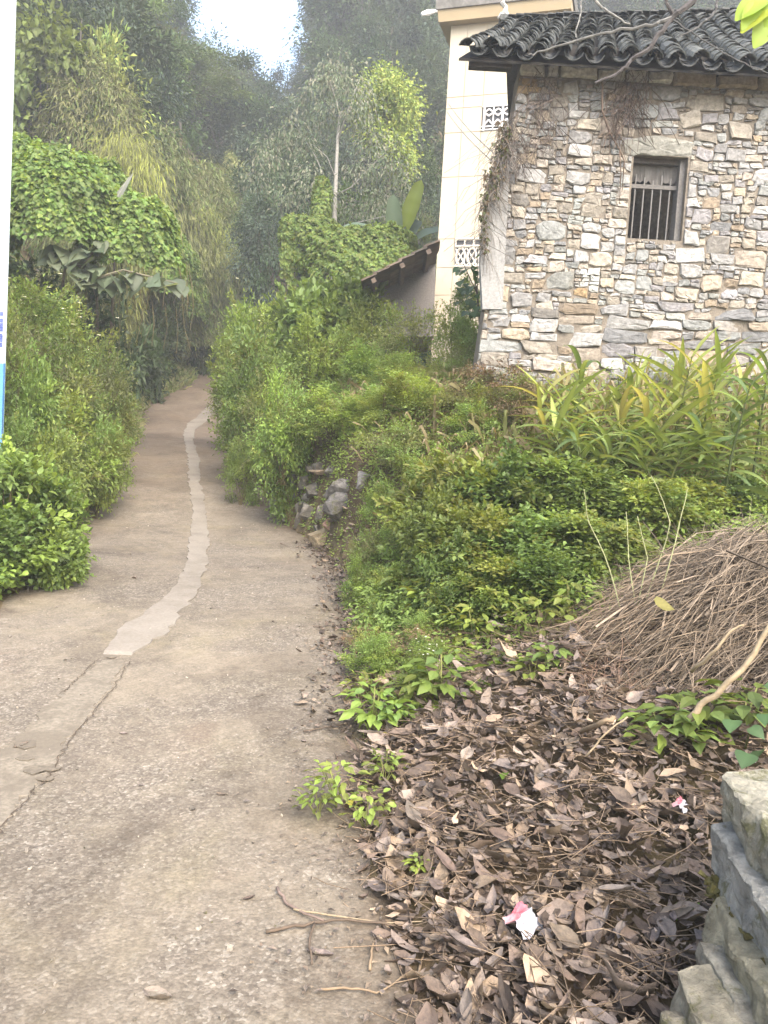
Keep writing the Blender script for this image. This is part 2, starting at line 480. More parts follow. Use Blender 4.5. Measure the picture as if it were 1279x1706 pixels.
# road sheet
ys = np.concatenate([np.arange(-6, 14, .16), np.arange(14, 33, .4)])
ts = np.linspace(0, 1, 26)
V = []; RC = []
for y in ys:
    a, c = float(XL(y)), float(XR(y))
    wob = .05 * math.sin(y * 5.1) + .04 * math.sin(y * 11.3 + 1)
    a -= .12 + wob; c += .10 + .6 * wob
    for t in ts:
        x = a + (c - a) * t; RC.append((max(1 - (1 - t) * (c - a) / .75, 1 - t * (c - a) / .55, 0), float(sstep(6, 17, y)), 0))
        z = float(zroad(y)) + .006 * vnoise(x, y, 1.8) + .003 * vnoise(x, y, 6, 2) - (.03 if t in (0, 1) else 0)
        V.append((x, y, z))
n2 = len(ts); idx = np.arange(len(ys) * n2).reshape(len(ys), n2)
quads = np.stack([idx[:-1, :-1], idx[:-1, 1:], idx[1:, 1:], idx[1:, :-1]], -1).reshape(-1, 4)
g = Geo(); g.add(V, None, quads, np.array(RC))
road = tag(link('road', g.mesh('road', M_road, True)), kind='structure')

def road_z(x, y):
    return float(zroad(y)) + .006 * float(vnoise(x, y, 1.8)) + .003 * float(vnoise(x, y, 6, 2))
def poly_resample(px, n):
    q = np.array([hit(*p)[:2] for p in px])
    d = np.concatenate([[0], np.cumsum(np.linalg.norm(np.diff(q, axis=0), axis=1))])
    s = np.linspace(0, d[-1], n)
    return np.stack([np.interp(s, d, q[:, 0]), np.interp(s, d, q[:, 1])], 1)
def strip(name, Lp, Rp, h, mat, n=110, jit=.012):
    A, B = poly_resample(Lp, n), poly_resample(Rp, n)
    A = A + rng.normal(0, jit, A.shape) + .018 * vnoise(A[:, :1], A[:, 1:], 5.0, 3); B = B + rng.normal(0, jit, B.shape) + .018 * vnoise(B[:, :1], B[:, 1:], 5.0, 9)
    V, Q = [], []
    m = 7
    for i in range(n):
        for j in range(m):
            t = [0, 0.03, .25, .5, .75, .97, 1][j]
            x, y = A[i] * (1 - t) + B[i] * t
            e = -.02 if j in (0, m - 1) or i in (0, n - 1) else h * (.75 + .5 * math.sin(i * .7 + j))if False else (-.02 if j in (0, m - 1) or i in (0, n - 1) else h)
            V.append((x, y, road_z(x, y) + e))
    for i in range(n - 1):
        for j in range(m - 1):
            Q.append((i * m + j, i * m + j + 1, (i + 1) * m + j + 1, (i + 1) * m + j))
    g = Geo(); g.add(V, None, Q)
    return link(name, g.mesh(name, mat), road)
strip('cement_strip', [(374, 622), (373, 655), (340, 682), (312, 705), (304, 725), (312, 760), (313, 800), (320, 850), (315, 900), (308, 945), (285, 985), (240, 1022), (196, 1050), (165, 1098)],
      [(384, 622), (383, 665), (352, 692), (325, 717), (322, 737), (332, 765), (333, 800), (345, 860), (348, 905), (345, 950), (320, 1003), (270, 1062), (240, 1080), (213, 1098)], .011, M_patch, 260)
M_old = mat_attr('old_cement_strip', 45, .45, 70, .6, .005, .9, .2, dirt=((.115, .098, .076), 3.5, .47, .75))
def tint(o, c):
    a = o.data.color_attributes['Col']; a.data.foreach_set('color', np.tile(np.array([*c, 1], np.float32), len(a.data)))
o = strip('old_cement_strip', [(168, 1101), (135, 1128), (105, 1155), (60, 1195), (20, 1240), (-30, 1275)], [(211, 1101), (188, 1145), (150, 1192), (112, 1235), (88, 1280), (40, 1335), (-30, 1420)], .005, M_old, 110)
tint(o, (.172, .150, .118))
# crack running along the edge of the old strip, and broken flakes of concrete
g = Geo()
A = poly_resample([(216, 1103), (190, 1147), (153, 1193), (116, 1236), (92, 1280), (42, 1336), (-20, 1412)], 90) + rng.normal(0, .008, (90, 2))
B = poly_resample([(163, 1101), (130, 1130), (100, 1158)], 30) + rng.normal(0, .006, (30, 2))
for C_ in (A, B):
    wv = .0012 + .002 * np.abs(np.sin(np.arange(len(C_)) * .9))
    for i in range(len(C_) - 1):
        a, c = C_[i], C_[i + 1]; d = nrm(c - a); s = np.array([-d[1], d[0]])
        q = [a - s * wv[i], a + s * wv[i], c + s * wv[i + 1], c - s * wv[i + 1]]
        g.add([(v[0], v[1], road_z(*v) + .0095) for v in q], None, [(0, 1, 2, 3)], (.085, .066, .05))
link('crack', g.mesh('crack', M_mortar), road)
for (px, py, r, rot) in [(45, 1243, .05, .4), (62, 1283, .055, 1.2), (85, 1281, .045, 2.2), (40, 1265, .035, .9), (74, 1298, .03, 2.9), (186, 1096, .03, 0.2)]:
    c = hit(px, py); g = Geo()
    k = 7; th = np.linspace(0, 2 * math.pi, k, endpoint=False) + rot
    rr = r * rng.uniform(.6, 1.2, k)
    poly = np.stack([c[0] + rr * np.cos(th) * 1.3, c[1] + rr * np.sin(th), np.full(k, road_z(c[0], c[1]) + .005)], 1)
    g.prism(poly[::-1], (0, 0, .004), (.135, .116, .09))
    link('concrete_flake', g.mesh('concrete_flake', M_old), road)

# ------------------------------------------------------------------ stone house
YW = 9.0
TLc, BLc = P(868, 106, YW), P(793, 612, YW)
XWR = 6.6
z_top = TLc[2] - .02; z_bot = BLc[2] - .35
def xleft(z):
    return TLc[0] + (BLc[0] - TLc[0]) * (TLc[2] - z) / (TLc[2] - BLc[2])
wx0 = .5 * (P(1056, 258, YW)[0] + P(1045, 396, YW)[0]); wx1 = .5 * (P(1148, 262, YW)[0] + P(1134, 397, YW)[0])
wz1 = .5 * (P(1056, 257, YW)[2] + P(1146, 262, YW)[2]); wz0 = P(1090, 399, YW)[2]
house = thing('stone_house', 'old rubble stone house with grey tiled roof and barred window on the grassy bank', 'house', (3.0, 9.0, 2.5))
MUD = (.182, .160, .132)
g = Geo(); D = .45
def wallpiece(x0b, x0t, x1, za, zb):
    g.prism([(x0b, YW, za), (x1, YW, za), (x1, YW, zb), (x0t, YW, zb)], (0, D, 0), MUD)
wallpiece(xleft(z_bot), xleft(wz0), XWR, z_bot, wz0)
wallpiece(xleft(wz0), xleft(wz1), wx0, wz0, wz1)
g.prism([(wx1, YW, wz0), (XWR, YW, wz0), (XWR, YW, wz1), (wx1, YW, wz1)], (0, D, 0), MUD)
wallpiece(xleft(wz1), xleft(z_top), XWR, wz1, z_top)
# side, back walls
xb = 1.96
g.prism([(xleft(z_bot) + .01, YW + D, z_bot), (xleft(z_top) + .01, YW + D, z_top), (xb, 12.6, z_top), (xb, 12.6, z_bot)], (.4, 0, 0), MUD)
g.prism([(XWR - .4, YW + D, z_bot), (XWR - .4, YW + D, z_top), (XWR - .4, 12.6, z_top), (XWR - .4, 12.6, z_bot)], (.4, 0, 0), MUD)
g.prism([(xb, 12.6, z_bot), (XWR, 12.6, z_bot), (XWR, 12.6, z_top), (xb, 12.6, z_top)], (0, .4, 0), MUD)
part('wall', g, M_mortar, house)

# rubble stones: power diagram on the wall face
U0, U1, V0, V1 = BLc[0] - .05, XWR, z_bot, z_top - .02
ASP = 1.75
def found_v(u):      # top line of the long foundation courses
    return P(840, 515, YW)[2] + .045 * (u - U0)
ex = (wx0 - .02, wx1 + .02, wz0 - .02, wz1 + .22)    # window with its lintel
def clip(poly, a, b_, c):     # keep a*u+b*v<=c
    out = []
    for i in range(len(poly)):
        p, q = poly[i], poly[(i + 1) % len(poly)]
        dp, dq = a * p[0] + b_ * p[1] - c, a * q[0] + b_ * q[1] - c
        if dp <= 0: out.append(p)
        if dp * dq < 0:
            t = dp / (dp - dq); out.append((p[0] + t * (q[0] - p[0]), p[1] + t * (q[1] - p[1])))
    return out
# stones bedded one on another, always filling the lowest gap of the rising top line
DU = .012
nU = int((U1 - U0 + .3) / DU)
skyl = np.full(nU, V0)
skyl += .02 * np.sin(np.arange(nU) * .05)
rects = []
for _ in range(6000):
    lo = skyl.min()
    if lo > V1 + .1: break
    i0 = int(np.argmin(skyl)); i1 = i0
    while i1 + 1 < nU and abs(skyl[i1 + 1] - lo) < .006: i1 += 1
    segw = (i1 - i0 + 1) * DU
    uc = U0 - .15 + (i0 + .5) * DU
    fo = lo < found_v(uc) - .03
    if fo: w = rng.choice([.16, .26, .36, .48, .6], p=[.2, .25, .25, .2, .1]) * rng.uniform(.8, 1.15)
    else: w = rng.choice([.07, .11, .16, .23, .30], p=[.26, .30, .26, .13, .05]) * rng.uniform(.8, 1.2)
    if segw - w < .05: w = segw
    if w > segw: w = segw
    k = max(1, int(round(w / DU))); w = k * DU
    left = skyl[i0 - 1] if i0 > 0 else lo; right = skyl[i1 + 1] if i1 + 1 < nU else lo
    h = w * rng.uniform(.28, .85) if not fo else w * rng.uniform(.25, .5)
    h = min(max(h, .032), .20 if not fo else .16)
    if fo: h = max(h, .07)
    for lv in (left, right):
        if lv > lo and abs(lo + h - lv) < .03: h = lv - lo
    if w < .06 and max(left, right) > lo: h = min(max(left, right) - lo, .12)
    side = rng.random() < .5 and k < (i1 - i0 + 1)
    a0 = i1 + 1 - k if side else i0
    rects.append((U0 - .15 + a0 * DU, lo, w, h)); skyl[a0:a0 + k] = lo + h
def warp(q):
    u, v = q[:, 0], q[:, 1]
    return np.stack([u + .022 * vnoise(u, v, 3.1, 1), v + .020 * vnoise(u, v, 2.2, 5) + .008 * vnoise(u, v, 6, 2) + .03 * (u - U0) * np.clip((found_v(u) + .2 - v) / .6, 0, 1)], 1)
cells = []
def push(poly):
    dx = BLc[0] - TLc[0]; dz = BLc[2] - TLc[2]
    poly = clip(poly, -1, dx / dz, -(TLc[0] - dx / dz * TLc[2]))
    if len(poly) >= 3: poly = clip(poly, 0, 1, V1 - .10)
    if len(poly) >= 3: poly = clip(poly, 1, 0, U1)
    if len(poly) < 3: return
    q = np.array(poly)
    ar = .5 * abs(np.dot(q[:, 0], np.roll(q[:, 1], -1)) - np.dot(q[:, 1], np.roll(q[:, 0], -1)))
    if ar > .0009: cells.append((ar, q))
for (u, v, w, h) in rects:
    j = min(w, h)
    c = np.array([(u, v), (u + w, v), (u + w, v + h), (u, v + h)])
    poly = []
    for n_ in range(4):
        p, pn, pp = c[n_], c[(n_ + 1) % 4], c[n_ - 1]
        if rng.random() < .42:
            poly.append(p + (pp - p) * rng.uniform(.08, .34)); poly.append(p + (pn - p) * rng.uniform(.08, .34))
        else: poly.append(p + rng.normal(0, .11, 2) * np.array([w, h]) * np.array([.6, 1.0]))
    q = warp(np.array(poly)); cu, cv = q.mean(0)
    poly = [tuple(p) for p in q]
    sep = [(ex[0] - cu, (1, 0, ex[0])), (cu - ex[1], (-1, 0, -ex[1])), (ex[2] - cv, (0, 1, ex[2])), (cv - ex[3], (0, -1, -ex[3]))]
    best = max(sep, key=lambda t: t[0])
    if best[0] > 0:
        r_ = clip(poly, *best[1])
        if len(r_) >= 3: push(r_)
    else:
        for pl in (sep[0][1], sep[1][1]):
            r_ = clip(poly, *pl)
            if len(r_) >= 3: push(r_)
cells.sort(key=lambda c: -c[0])
STONES = [((.40, .385, .37), 6), ((.36, .37, .345), 4), ((.43, .365, .27), 4), ((.43, .31, .18), 1.5), ((.37, .345, .35), 3), ((.50, .48, .445), 5), ((.33, .295, .25), 2), ((.41, .415, .365), 3), ((.31, .31, .31), 2)]
_sp = np.array([s[1] for s in STONES], float); _sp /= _sp.sum()
def stone_geo(g, q, y0=YW, gap=.004, relief=None, col=None):
    c = q.mean(0)
    # subdivide edges, wobble, inset
    pts = []
    n = len(q)
    for i in range(n):
        a, b_ = q[i], q[(i + 1) % n]
        if np.linalg.norm(b_ - a) < .012: continue
        pts.append(a)
        if np.linalg.norm(b_ - a) > .09: pts.append(a * .5 + b_ * .5)
    pts = np.array(pts); m = len(pts)
    if m < 3: return False
    d = pts - c; L = np.linalg.norm(d, axis=1)[:, None]
    size = L.mean()
    pts = c + d * np.clip(1 - (gap + rng.uniform(-.004, .008, (m, 1))) / L, .3, 1) + rng.normal(0, .05, (m, 2)) * size * .55 * .6
    d = pts - c
    rel = relief if relief is not None else rng.uniform(.008, .02) + min(.016, size * .15) * rng.random()
    tilt = rng.normal(0, .10, 2)
    def ring(f, dep, jit):
        xy = c + d * f + rng.normal(0, jit * size, (m, 2))
        dd = dep + (xy - c) @ tilt * (dep > 0) + rng.normal(0, .003, m)
        return np.stack([xy[:, 0], y0 - np.maximum(dd, -.03), xy[:, 1]], 1)
    r0, r1, r2 = ring(1.0, -.02, 0), ring(.985, rel * .62, .012), ring(.83, rel, .05)
    r3 = ring(.4, rel * 1.05, .05)
    cen = np.array([[c[0], y0 - rel * 1.05, c[1]]])
    V = np.concatenate([r0, r1, r2, r3, cen])
    Q, Tt = [], []
    for i in range(m):
        k = (i + 1) % m
        for lv in range(3): Q.append((lv * m + i, lv * m + k, (lv + 1) * m + k, (lv + 1) * m + i))
        Tt.append((3 * m + i, 3 * m + k, 4 * m))
    if col is None:
        cc = np.array(STONES[rng.choice(len(STONES), p=_sp)][0]) * rng.uniform(.46, .74)
        cc = (cc * .62 + cc.mean() * .38 * np.array([1.0, 1.0, .99])) * np.array([1.02, 1.04, 1.06])
        if rng.random() < .25: cc = cc * .65 + np.array([.42, .33, .22]) * .35
    else: cc = np.array(col)
    vc = np.tile(cc, (len(V), 1)) * rng.normal(1, .05, (len(V), 1))
    g.add(V, Tt, Q, np.clip(vc, .02, .62))
    return True
rest = Geo(); nst = 0
in_view = lambda q: project((q[:, 0].mean(), YW, q[:, 1].mean()))[0] < 1285 and project((0, YW, q[:, 1].mean()))[1] < 640
for ar, q in cells:
    w = q.mean(0)
    col = None
    px, py = project((w[0], YW, w[1]))
    if abs(px - 951) < 15 and abs(py - 487) < 10: col = (.30, .22, .13)
    elif abs(px - 965) < 18 and abs(py - 352) < 20: col = (.28, .295, .28)
    elif abs(px - 984) < 16 and abs(py - 465) < 18: col = (.40, .41, .39)
    elif abs(px - 874) < 18 and abs(py - 145) < 14: col = (.31, .235, .14)
    if nst < 296 and in_view(q):
        g = Geo()
        if stone_geo(g, q, col=col):
            part('stone', g, M_stone, house); nst += 1
    else:
        stone_geo(rest, q, col=col)
o = part('small_stone', rest, M_stone, house); o['kind'] = 'stuff'
# lintel
def pxpoly(pts, Y): return np.array([P(a, b_, Y)[[0, 2]] for a, b_ in pts])
g = Geo(); stone_geo(g, pxpoly([(1036, 234), (1075, 229), (1120, 231), (1158, 237), (1163, 262), (1130, 261), (1090, 259), (1056, 257), (1040, 256)][::-1], YW), gap=.002, relief=.022, col=(.25, .25, .225))
part('lintel', g, M_stone, house)
# cap stones under the eave
caps = [(866, 908), (912, 930), (933, 995), (998, 1040), (1044, 1078), (1082, 1120), (1123, 1192), (1195, 1262), (1265, 1340)]
for i, (a, c) in enumerate(caps):
    xa, xc = P(a, 112, YW)[0], P(c, 112, YW)[0]
    za = z_top - .11 - (.02 if i > 5 else 0)
    g = Geo(); stone_geo(g, np.array([(xa, za), (xc, za), (xc, z_top), (xa, z_top)]), y0=YW - .015, gap=.004, relief=.06, col=(.58, .57, .53) if i < 6 else (.33, .28, .21))
    part('cap_stone', g, M_stone, house)
# cement render on the lower left corner
g = Geo()
cp = [(803, 516), (799, 440), (803, 370), (810, 320), (826, 262), (845, 200), (849, 250), (841, 330), (839, 430), (836, 516)]
w = pxpoly(cp, YW); ring = np.stack([w[:, 0], np.full(len(w), YW - .05), w[:, 1]], 1)
for i in range(len(cp)): ring[i, 1] += rng.uniform(-.01, .01)
g.prism(ring[::-1], (0, .16, 0), (.27, .27, .265))
part('cement_render', g, M_plaster, house)

# window
g = Geo(); fy = YW + .10
fw = .06
g.box((wx0, fy, wz1 - .05), (wx1 - fw, fy + .10, wz1), (.09, .08, .075))
g.box((wx1 - fw, fy - .03, wz0 + .002), (wx1, fy + .12, wz1), (.15, .145, .14))
g.box((wx0, fy, wz0), (wx0 + .02, fy + .1, wz1 - .05), (.16, .15, .14))
win = part('window', g, M_wood, house)
zr_ = P(1095, 305, YW)[2]
g = Geo(); g.box((wx0 + .02, fy + .03, zr_ - .022), (wx1 - fw, fy + .06, zr_ + .022), (.13, .125, .12)); part('rail', g, M_wood, house, parent=win)
for k in range(5):
    xx = wx0 + .02 + (wx1 - fw - wx0 - .02) * (k + .62) / 5.35
    g = Geo(); g.tube([(xx, fy + .045, wz0 - .01), (xx + .004, fy + .045, wz1 - .16 - .03 * (k % 3))], .0075, 6, (.17, .165, .16)); part('bar', g, M_metal, house, parent=win)
g = Geo()
nx = 18; xs_ = np.linspace(wx0 + .02, wx1 - fw, nx)
zl = wz1 - .20 - .035 * np.abs(np.sin(np.arange(nx) * 1.3)) - np.where((np.arange(nx) > 8) & (np.arange(nx) < 12), .06, 0) - rng.uniform(0, .02, nx)
V = []
for i in range(nx):
    V += [(xs_[i], fy + .07 + .01 * math.sin(i), wz1 - .05), (xs_[i], fy + .075 + .012 * math.sin(i * 1.7), zl[i])]
g.add(V, None, [(2 * i, 2 * i + 1, 2 * i + 3, 2 * i + 2) for i in range(nx - 1)], (.13, .125, .12))
part('torn_sheet', g, M_sheet, house, parent=win)

# roof: tile columns run up the slope
YE, YR = 8.66, 10.8
E0, E1 = P(780, 88, YE), P(1279, 111, YE)
Rg0, Rg1 = P(852, 42, YR), P(1192, 33, YR)
E1[2] = E0[2] + .4 * (E1[2] - E0[2])
NC = 13.0
def EP(i): return E0 + (E1 - E0) * (i / NC)
def RP(i): return Rg0 + (Rg1 - Rg0) * (i / NC)
NCOL, NROW = 24, 20
g = Geo()
for a, c in ((-.4, 8), (8, 16), (16, NCOL)):
    q = [EP(a), EP(c), RP(c), RP(a)]
    q = [p - np.array([0, 0, .06]) for p in q]
    g.prism(q, (0, 0, -.025), (.022, .02, .018))
part('roof_deck', g, M_wood, house)
# rear slope, closing the roof
g = Geo()
q = [RP(-.4), RP(NCOL), RP(NCOL) + np.array([.6, 2.4, -1.7]), RP(-.4) + np.array([.6, 2.4, -1.7])]
g.prism([p - np.array([0, 0, .03]) for p in q], (0, 0, -.06), (.07, .07, .07))
part('rear_roof', g, M_tile, house)
# gable purlins and the wall plate
g = Geo()
a, c = P(781, 106, 8.75), P(852, 110, 8.75)
g.obox((a + c) / 2, np.eye(3), ((c[0] - a[0]) / 2, .05, .045), (.04, .035, .033)); part('purlin', g, M_wood, house)
g = Geo()
m0 = EP(-.2) * .5 + RP(-.2) * .5 - np.array([0, 0, .16]); g.obox(m0 + np.array([.5, 0, 0]), np.eye(3), (.5, .06, .06), (.055, .048, .045)); part('purlin', g, M_wood, house)
g = Geo(); g.box((TLc[0] + .02, YW + .02, z_top), (XWR, YW + .42, z_top + .25), (.03, .027, .025)); part('wall_plate', g, M_wood, house)
g = Geo(); 
ga = [(TLc[0] + .03, YW + .42, z_top), (RP(0)[0] + .12, YR, RP(0)[2] - .14), (xb + .15, 12.6, z_top)]
g.prism([ga[0], ga[1], ga[2]], (.3, 0, 0), (.07, .06, .055)); part('gable', g, M_wood, house)

def tile_mesh(name, r0, r1, ln, up, seed, col):
    rr = np.random.default_rng(seed)
    g = Geo(); n = 7; th = np.linspace(math.radians(12), math.radians(168), n); tk = .010
    V = []
    for (yy, r) in ((0, r0), (ln, r1)):
        for q in (r, r - tk):
            for t in th:
                zz = math.sin(t) * q
                V.append((math.cos(t) * q, yy + rr.normal(0, .004), zz if up else -zz))
    V = np.array(V); Q = []
    for j in range(n - 1):
        Q += [(j, j + 1, 2 * n + j + 1, 2 * n + j), (n + j, 3 * n + j, 3 * n + j + 1, n + j + 1), (j, n + j, n + j + 1, j + 1)]
    g.add(V, None, Q, np.array(col))
    return g, g.mesh(name, M_tile)
covers = [tile_mesh('roof_tile', .100, .092, .235, True, k, c) for k, c in enumerate([(.066, .072, .07), (.052, .057, .057), (.08, .085, .08), (.06, .066, .062)])]
pans = [tile_mesh('pan_tile', .105, .096, .235, False, 9 + k, c) for k, c in enumerate([(.07, .074, .074), (.055, .06, .06)])]
stuffg = Geo()
def tile_frame(i, s):
    e, r = EP(i), RP(i); d = r - e; L = np.linalg.norm(d); d /= L
    a = np.array([1, 0, 0]) ; n = nrm(np.cross(a, d)); a = np.cross(d, n)
    sag = -.05 * math.sin(math.pi * s) + .015 * math.sin(i * 2.1 + s * 5)
    return e + d * (L * s) + n * sag, a, d, n
ncov = 0
for i in range(NCOL):
    for r in range(NROW):
        s = r / NROW - .02
        for cov in (True, False):
            o_, a, d, n = tile_frame(i + (0.0 if cov else .5), s)
            yaw = rng.normal(0, .035); tiltx = .11 + rng.normal(0, .025)
            a2 = a * math.cos(yaw) + d * math.sin(yaw); d2 = d * math.cos(yaw) - a * math.sin(yaw)
            d3 = d2 * math.cos(tiltx) - n * math.sin(tiltx); n3 = n * math.cos(tiltx) + d2 * math.sin(tiltx)
            o_ = o_ + n * ((.04 if cov else .078) + rng.normal(0, .006)) + a * rng.normal(0, .006)
            M4 = Matrix(((a2[0], d3[0], n3[0], o_[0]), (a2[1], d3[1], n3[1], o_[1]), (a2[2], d3[2], n3[2], o_[2]), (0, 0, 0, 1)))
            gg, me = (covers if cov else pans)[rng.integers(0, len(covers if cov else pans))]
            seen = i <= 13
            if seen and ((cov and ncov < 290) or (not cov and r == 0)):
                ob = link('roof_tile' if cov else 'pan_tile', me, house)
                ob.matrix_local = Matrix.Translation(-house.location) @ M4
                ncov += cov
            else:
                V = np.concatenate(gg.V); V = V @ np.stack([a2, d3, n3]) + o_
                stuffg.add(V, None, np.concatenate(gg.Q), np.concatenate(gg.C))
o = part('tile_course', stuffg, M_tile, house); o['kind'] = 'stuff'
# ridge capping and the little finial at its left end
g = Geo()
for k in range(46):
    p = RP(-.3 + k * .5) + np.array([0, .02, .07 + rng.normal(0, .006)])
    g.obox(p, np.eye(3), (.10, .09, .035), np.array([.08, .085, .085]) * rng.uniform(.7, 1.2))
part('ridge_capping', g, M_tile, house)
g = Geo()
b0 = RP(-.25) + np.array([0, 0, .08])
g.tube([b0, b0 + (-.05, 0, .07), b0 + (-.04, 0, .14), b0 + (-.09, 0, .19), b0 + (-.07, 0, .26)], [.05, .045, .03, .035, .015], 6, (.42, .42, .41))
g.tube([b0 + (-.02, 0, .02), b0 + (-.10, 0, .05), b0 + (-.13, 0, .0)], [.04, .03, .015], 6, (.42, .42, .41))
part('ridge_finial', g, M_plaster, house)

# ------------------------------------------------------------------ cream apartment building behind
A0 = P(737, 280, 17.0)
az = math.radians(17)
fd = np.array([math.cos(az), -math.sin(az), 0]); fn = np.array([-math.sin(az), -math.cos(az), 0])   # along facade, outward normal
def face(px, py):
    d = ray(px, py); s = np.dot(A0 - EYE, fn) / np.dot(d, fn); p = EYE + s * d
    return float(np.dot(p - A0, fd)), float(p[2])
def FP(u, z, out=0.0):
    p = A0 + fd * u + fn * out; return np.array([p[0], p[1], z])
bld = thing('apartment_block', 'tall cream panelled house rising behind the stone house', 'building', (A0[0], A0[1], 2.6))
u_end, _ = face(943, 35); _, zc = face(752, 42); zb0 = 2.2
zcor = zc
g = Geo(); dep = -fn * 7.0
CREAM = (.45, .40, .31); PINK = (.66, .57, .47)
g.prism([FP(0, zb0), FP(u_end, zb0), FP(u_end, zcor), FP(0, zcor)], dep, (.50, .44, .34))
part('wall', g, M_paint, bld)
ul, zl1 = face(760, 398); _, zl0 = face(760, 446); ul2 = ul + .95
uu, zu1 = face(804, 178); _, zu0 = face(803, 219); uu2 = uu + .85
ug, _ = face(776, 110)
zg = [face(752, 163)[1], face(745, 213)[1], face(742, 296)[1], face(735, 345)[1], face(728, 492)[1]]
us = sorted([0, ug, ul if ul > .2 else .3, uu, ul2, uu2, u_end]); zs = sorted([zb0, zl0, zl1, zu0, zu1, zcor, zg[0], zg[2], zg[4]])
def dedupe(v, m):
    o = [v[0]]
    for q in v[1:]:
        if q - o[-1] > m: o.append(q)
    return o
us, zs = dedupe(us, .08), dedupe(zs, .06)
for i in range(len(us) - 1):
    for j in range(len(zs) - 1):
        um, zm = (us[i] + us[i + 1]) / 2, (zs[j] + zs[j + 1]) / 2
        if (ul - .02 < um < ul2 and zl0 < zm < zl1) or (uu < um < uu2 and zu0 < zm < zu1): continue
        g = Geo(); e = .006
        g.prism([FP(us[i] + e, zs[j] + e, .002), FP(us[i + 1] - e, zs[j] + e, .002), FP(us[i + 1] - e, zs[j + 1] - e, .002), FP(us[i] + e, zs[j + 1] - e, .002)], fn * .018, np.array(CREAM) * rng.uniform(.97, 1.03))
        part('wall_panel', g, M_paint, bld)
def lattice(u0, u1, z0, z1, star):
    g = Geo(); g.prism([FP(u0, z0, .003), FP(u1, z0, .003), FP(u1, z1, .003), FP(u0, z1, .003)], fn * .004, (.05, .05, .055))
    w = part('window', g, M_metal, bld)
    g = Geo(); W = (.70, .69, .68) if star else (.62, .58, .50)
    def bar(a, b_, t=.018): g.tube([FP(*a, .03), FP(*b_, .03)], t, 5, W)
    hgt = z1 - z0
    if star:
        n = 4
        for k in range(n + 1):
            u = u0 + .05 + (u1 - u0 - .1) * k / n
            bar((u, z0), (u, z1), .014 if k % 2 else .026)
            if k < n:
                um = u + (u1 - u0 - .1) / n / 2; hw = (u1 - u0 - .1) / n / 2
                zq = z0 + hgt * .72
                bar((u, zq), (um, zq + .07)); bar((um, zq + .07), (u + 2 * hw, zq)); bar((u, zq), (um, zq - .07)); bar((um, zq - .07), (u + 2 * hw, zq))
                bar((u, z0 + hgt * .22), (um, z0 + hgt * .42)); bar((um, z0 + hgt * .42), (u + 2 * hw, z0 + hgt * .22))
        for f in (.03, .16, .97): bar((u0, z0 + hgt * f), (u1, z0 + hgt * f), .016)
    else:
        for f in (.03, .72, .97): bar((u0, z0 + hgt * f), (u1, z0 + hgt * f), .028)
        for k in range(6): bar((u0 + (u1 - u0) * k / 5, z0 + hgt * .72), (u0 + (u1 - u0) * k / 5, z1), .016)
        for k in range(4):
            cu, czz = u0 + (u1 - u0) * (k + .5) / 4, z0 + hgt * .37
            ring = [(cu + .095 * math.cos(t), czz + .17 * math.sin(t)) for t in np.linspace(0, 2 * math.pi, 11)]
            g.tube([FP(*q, .03) for q in ring], .025, 5, W, cap=False)
            for t in (.8, 2.4, 4.0, 5.5): bar((cu, czz), (cu + .15 * math.cos(t), czz + .24 * math.sin(t)), .016)
    part('lattice', g, M_metal, bld, parent=w)
lattice(ul, ul2, zl0, zl1, False); lattice(uu, uu2, zu0, zu1, True)
g = Geo(); g.prism([FP(-.22, zcor - .02, .2), FP(u_end + .1, zcor - .02, .2), FP(u_end + .1, zcor + .20, .24), FP(-.25, zcor + .20, .24)], dep * 1.03, (.34, .27, .165)); part('cornice', g, M_paint, bld)
g = Geo(); g.prism([FP(-.28, zcor + .20, .27), FP(u_end + .13, zcor + .20, .27), FP(u_end + .13, zcor + .50, .27), FP(-.28, zcor + .50, .27)], dep * 1.04, (.16, .155, .145)); part('parapet', g, M_cement, bld)
g = Geo()
for k in range(50):
    u = -.25 + (u_end + .35) * k / 49
    g.obox(FP(u, zcor + .50 + rng.uniform(0, .03), .22), np.eye(3), (.05, .05, rng.uniform(.01, .05)), np.array([.10, .105, .085]) * rng.uniform(.7, 1.6))
part('moss_crust', g, M_cement, bld)
# lamp on a short arm at the roof corner
lp = [P(747, 26, 17.2), P(738, 21, 17.0), P(724, 18.5, 16.8)]
lamp = thing('wall_lamp', 'white street lamp head on an arm at the corner of the cream building', 'lamp', lp[0])
g = Geo(); g.tube(lp, .022, 6, (.6, .6, .6)); part('arm', g, M_metal, lamp)
g = Geo(); q = [P(724, 18.5, 16.8), P(713, 21, 16.75), P(702, 24, 16.7)]
g.tube(q, [.035, .06, .035], 8, (.72, .73, .74)); part('lamp_head', g, M_metal, lamp)
# two cables down to the stone house
for (a, c, lab) in (((746, 172), (842, 272), 'upper of the two thin cables sloping across the cream wall'), ((744, 186), (838, 284), 'lower of the two thin cables sloping across the cream wall')):
    p0, p1 = P(*a, 16.6), P(*c, 9.25)
    pts = [p0 * (1 - t) + p1 * t - np.array([0, 0, .25 * t * (1 - t)]) for t in np.linspace(0, 1, 9)]
    g = Geo(); g.tube(pts, .006, 5, (.10, .10, .10)); tag(link('cable', g.mesh('cable', M_metal)), lab, 'cable', 'cables across the cream building')

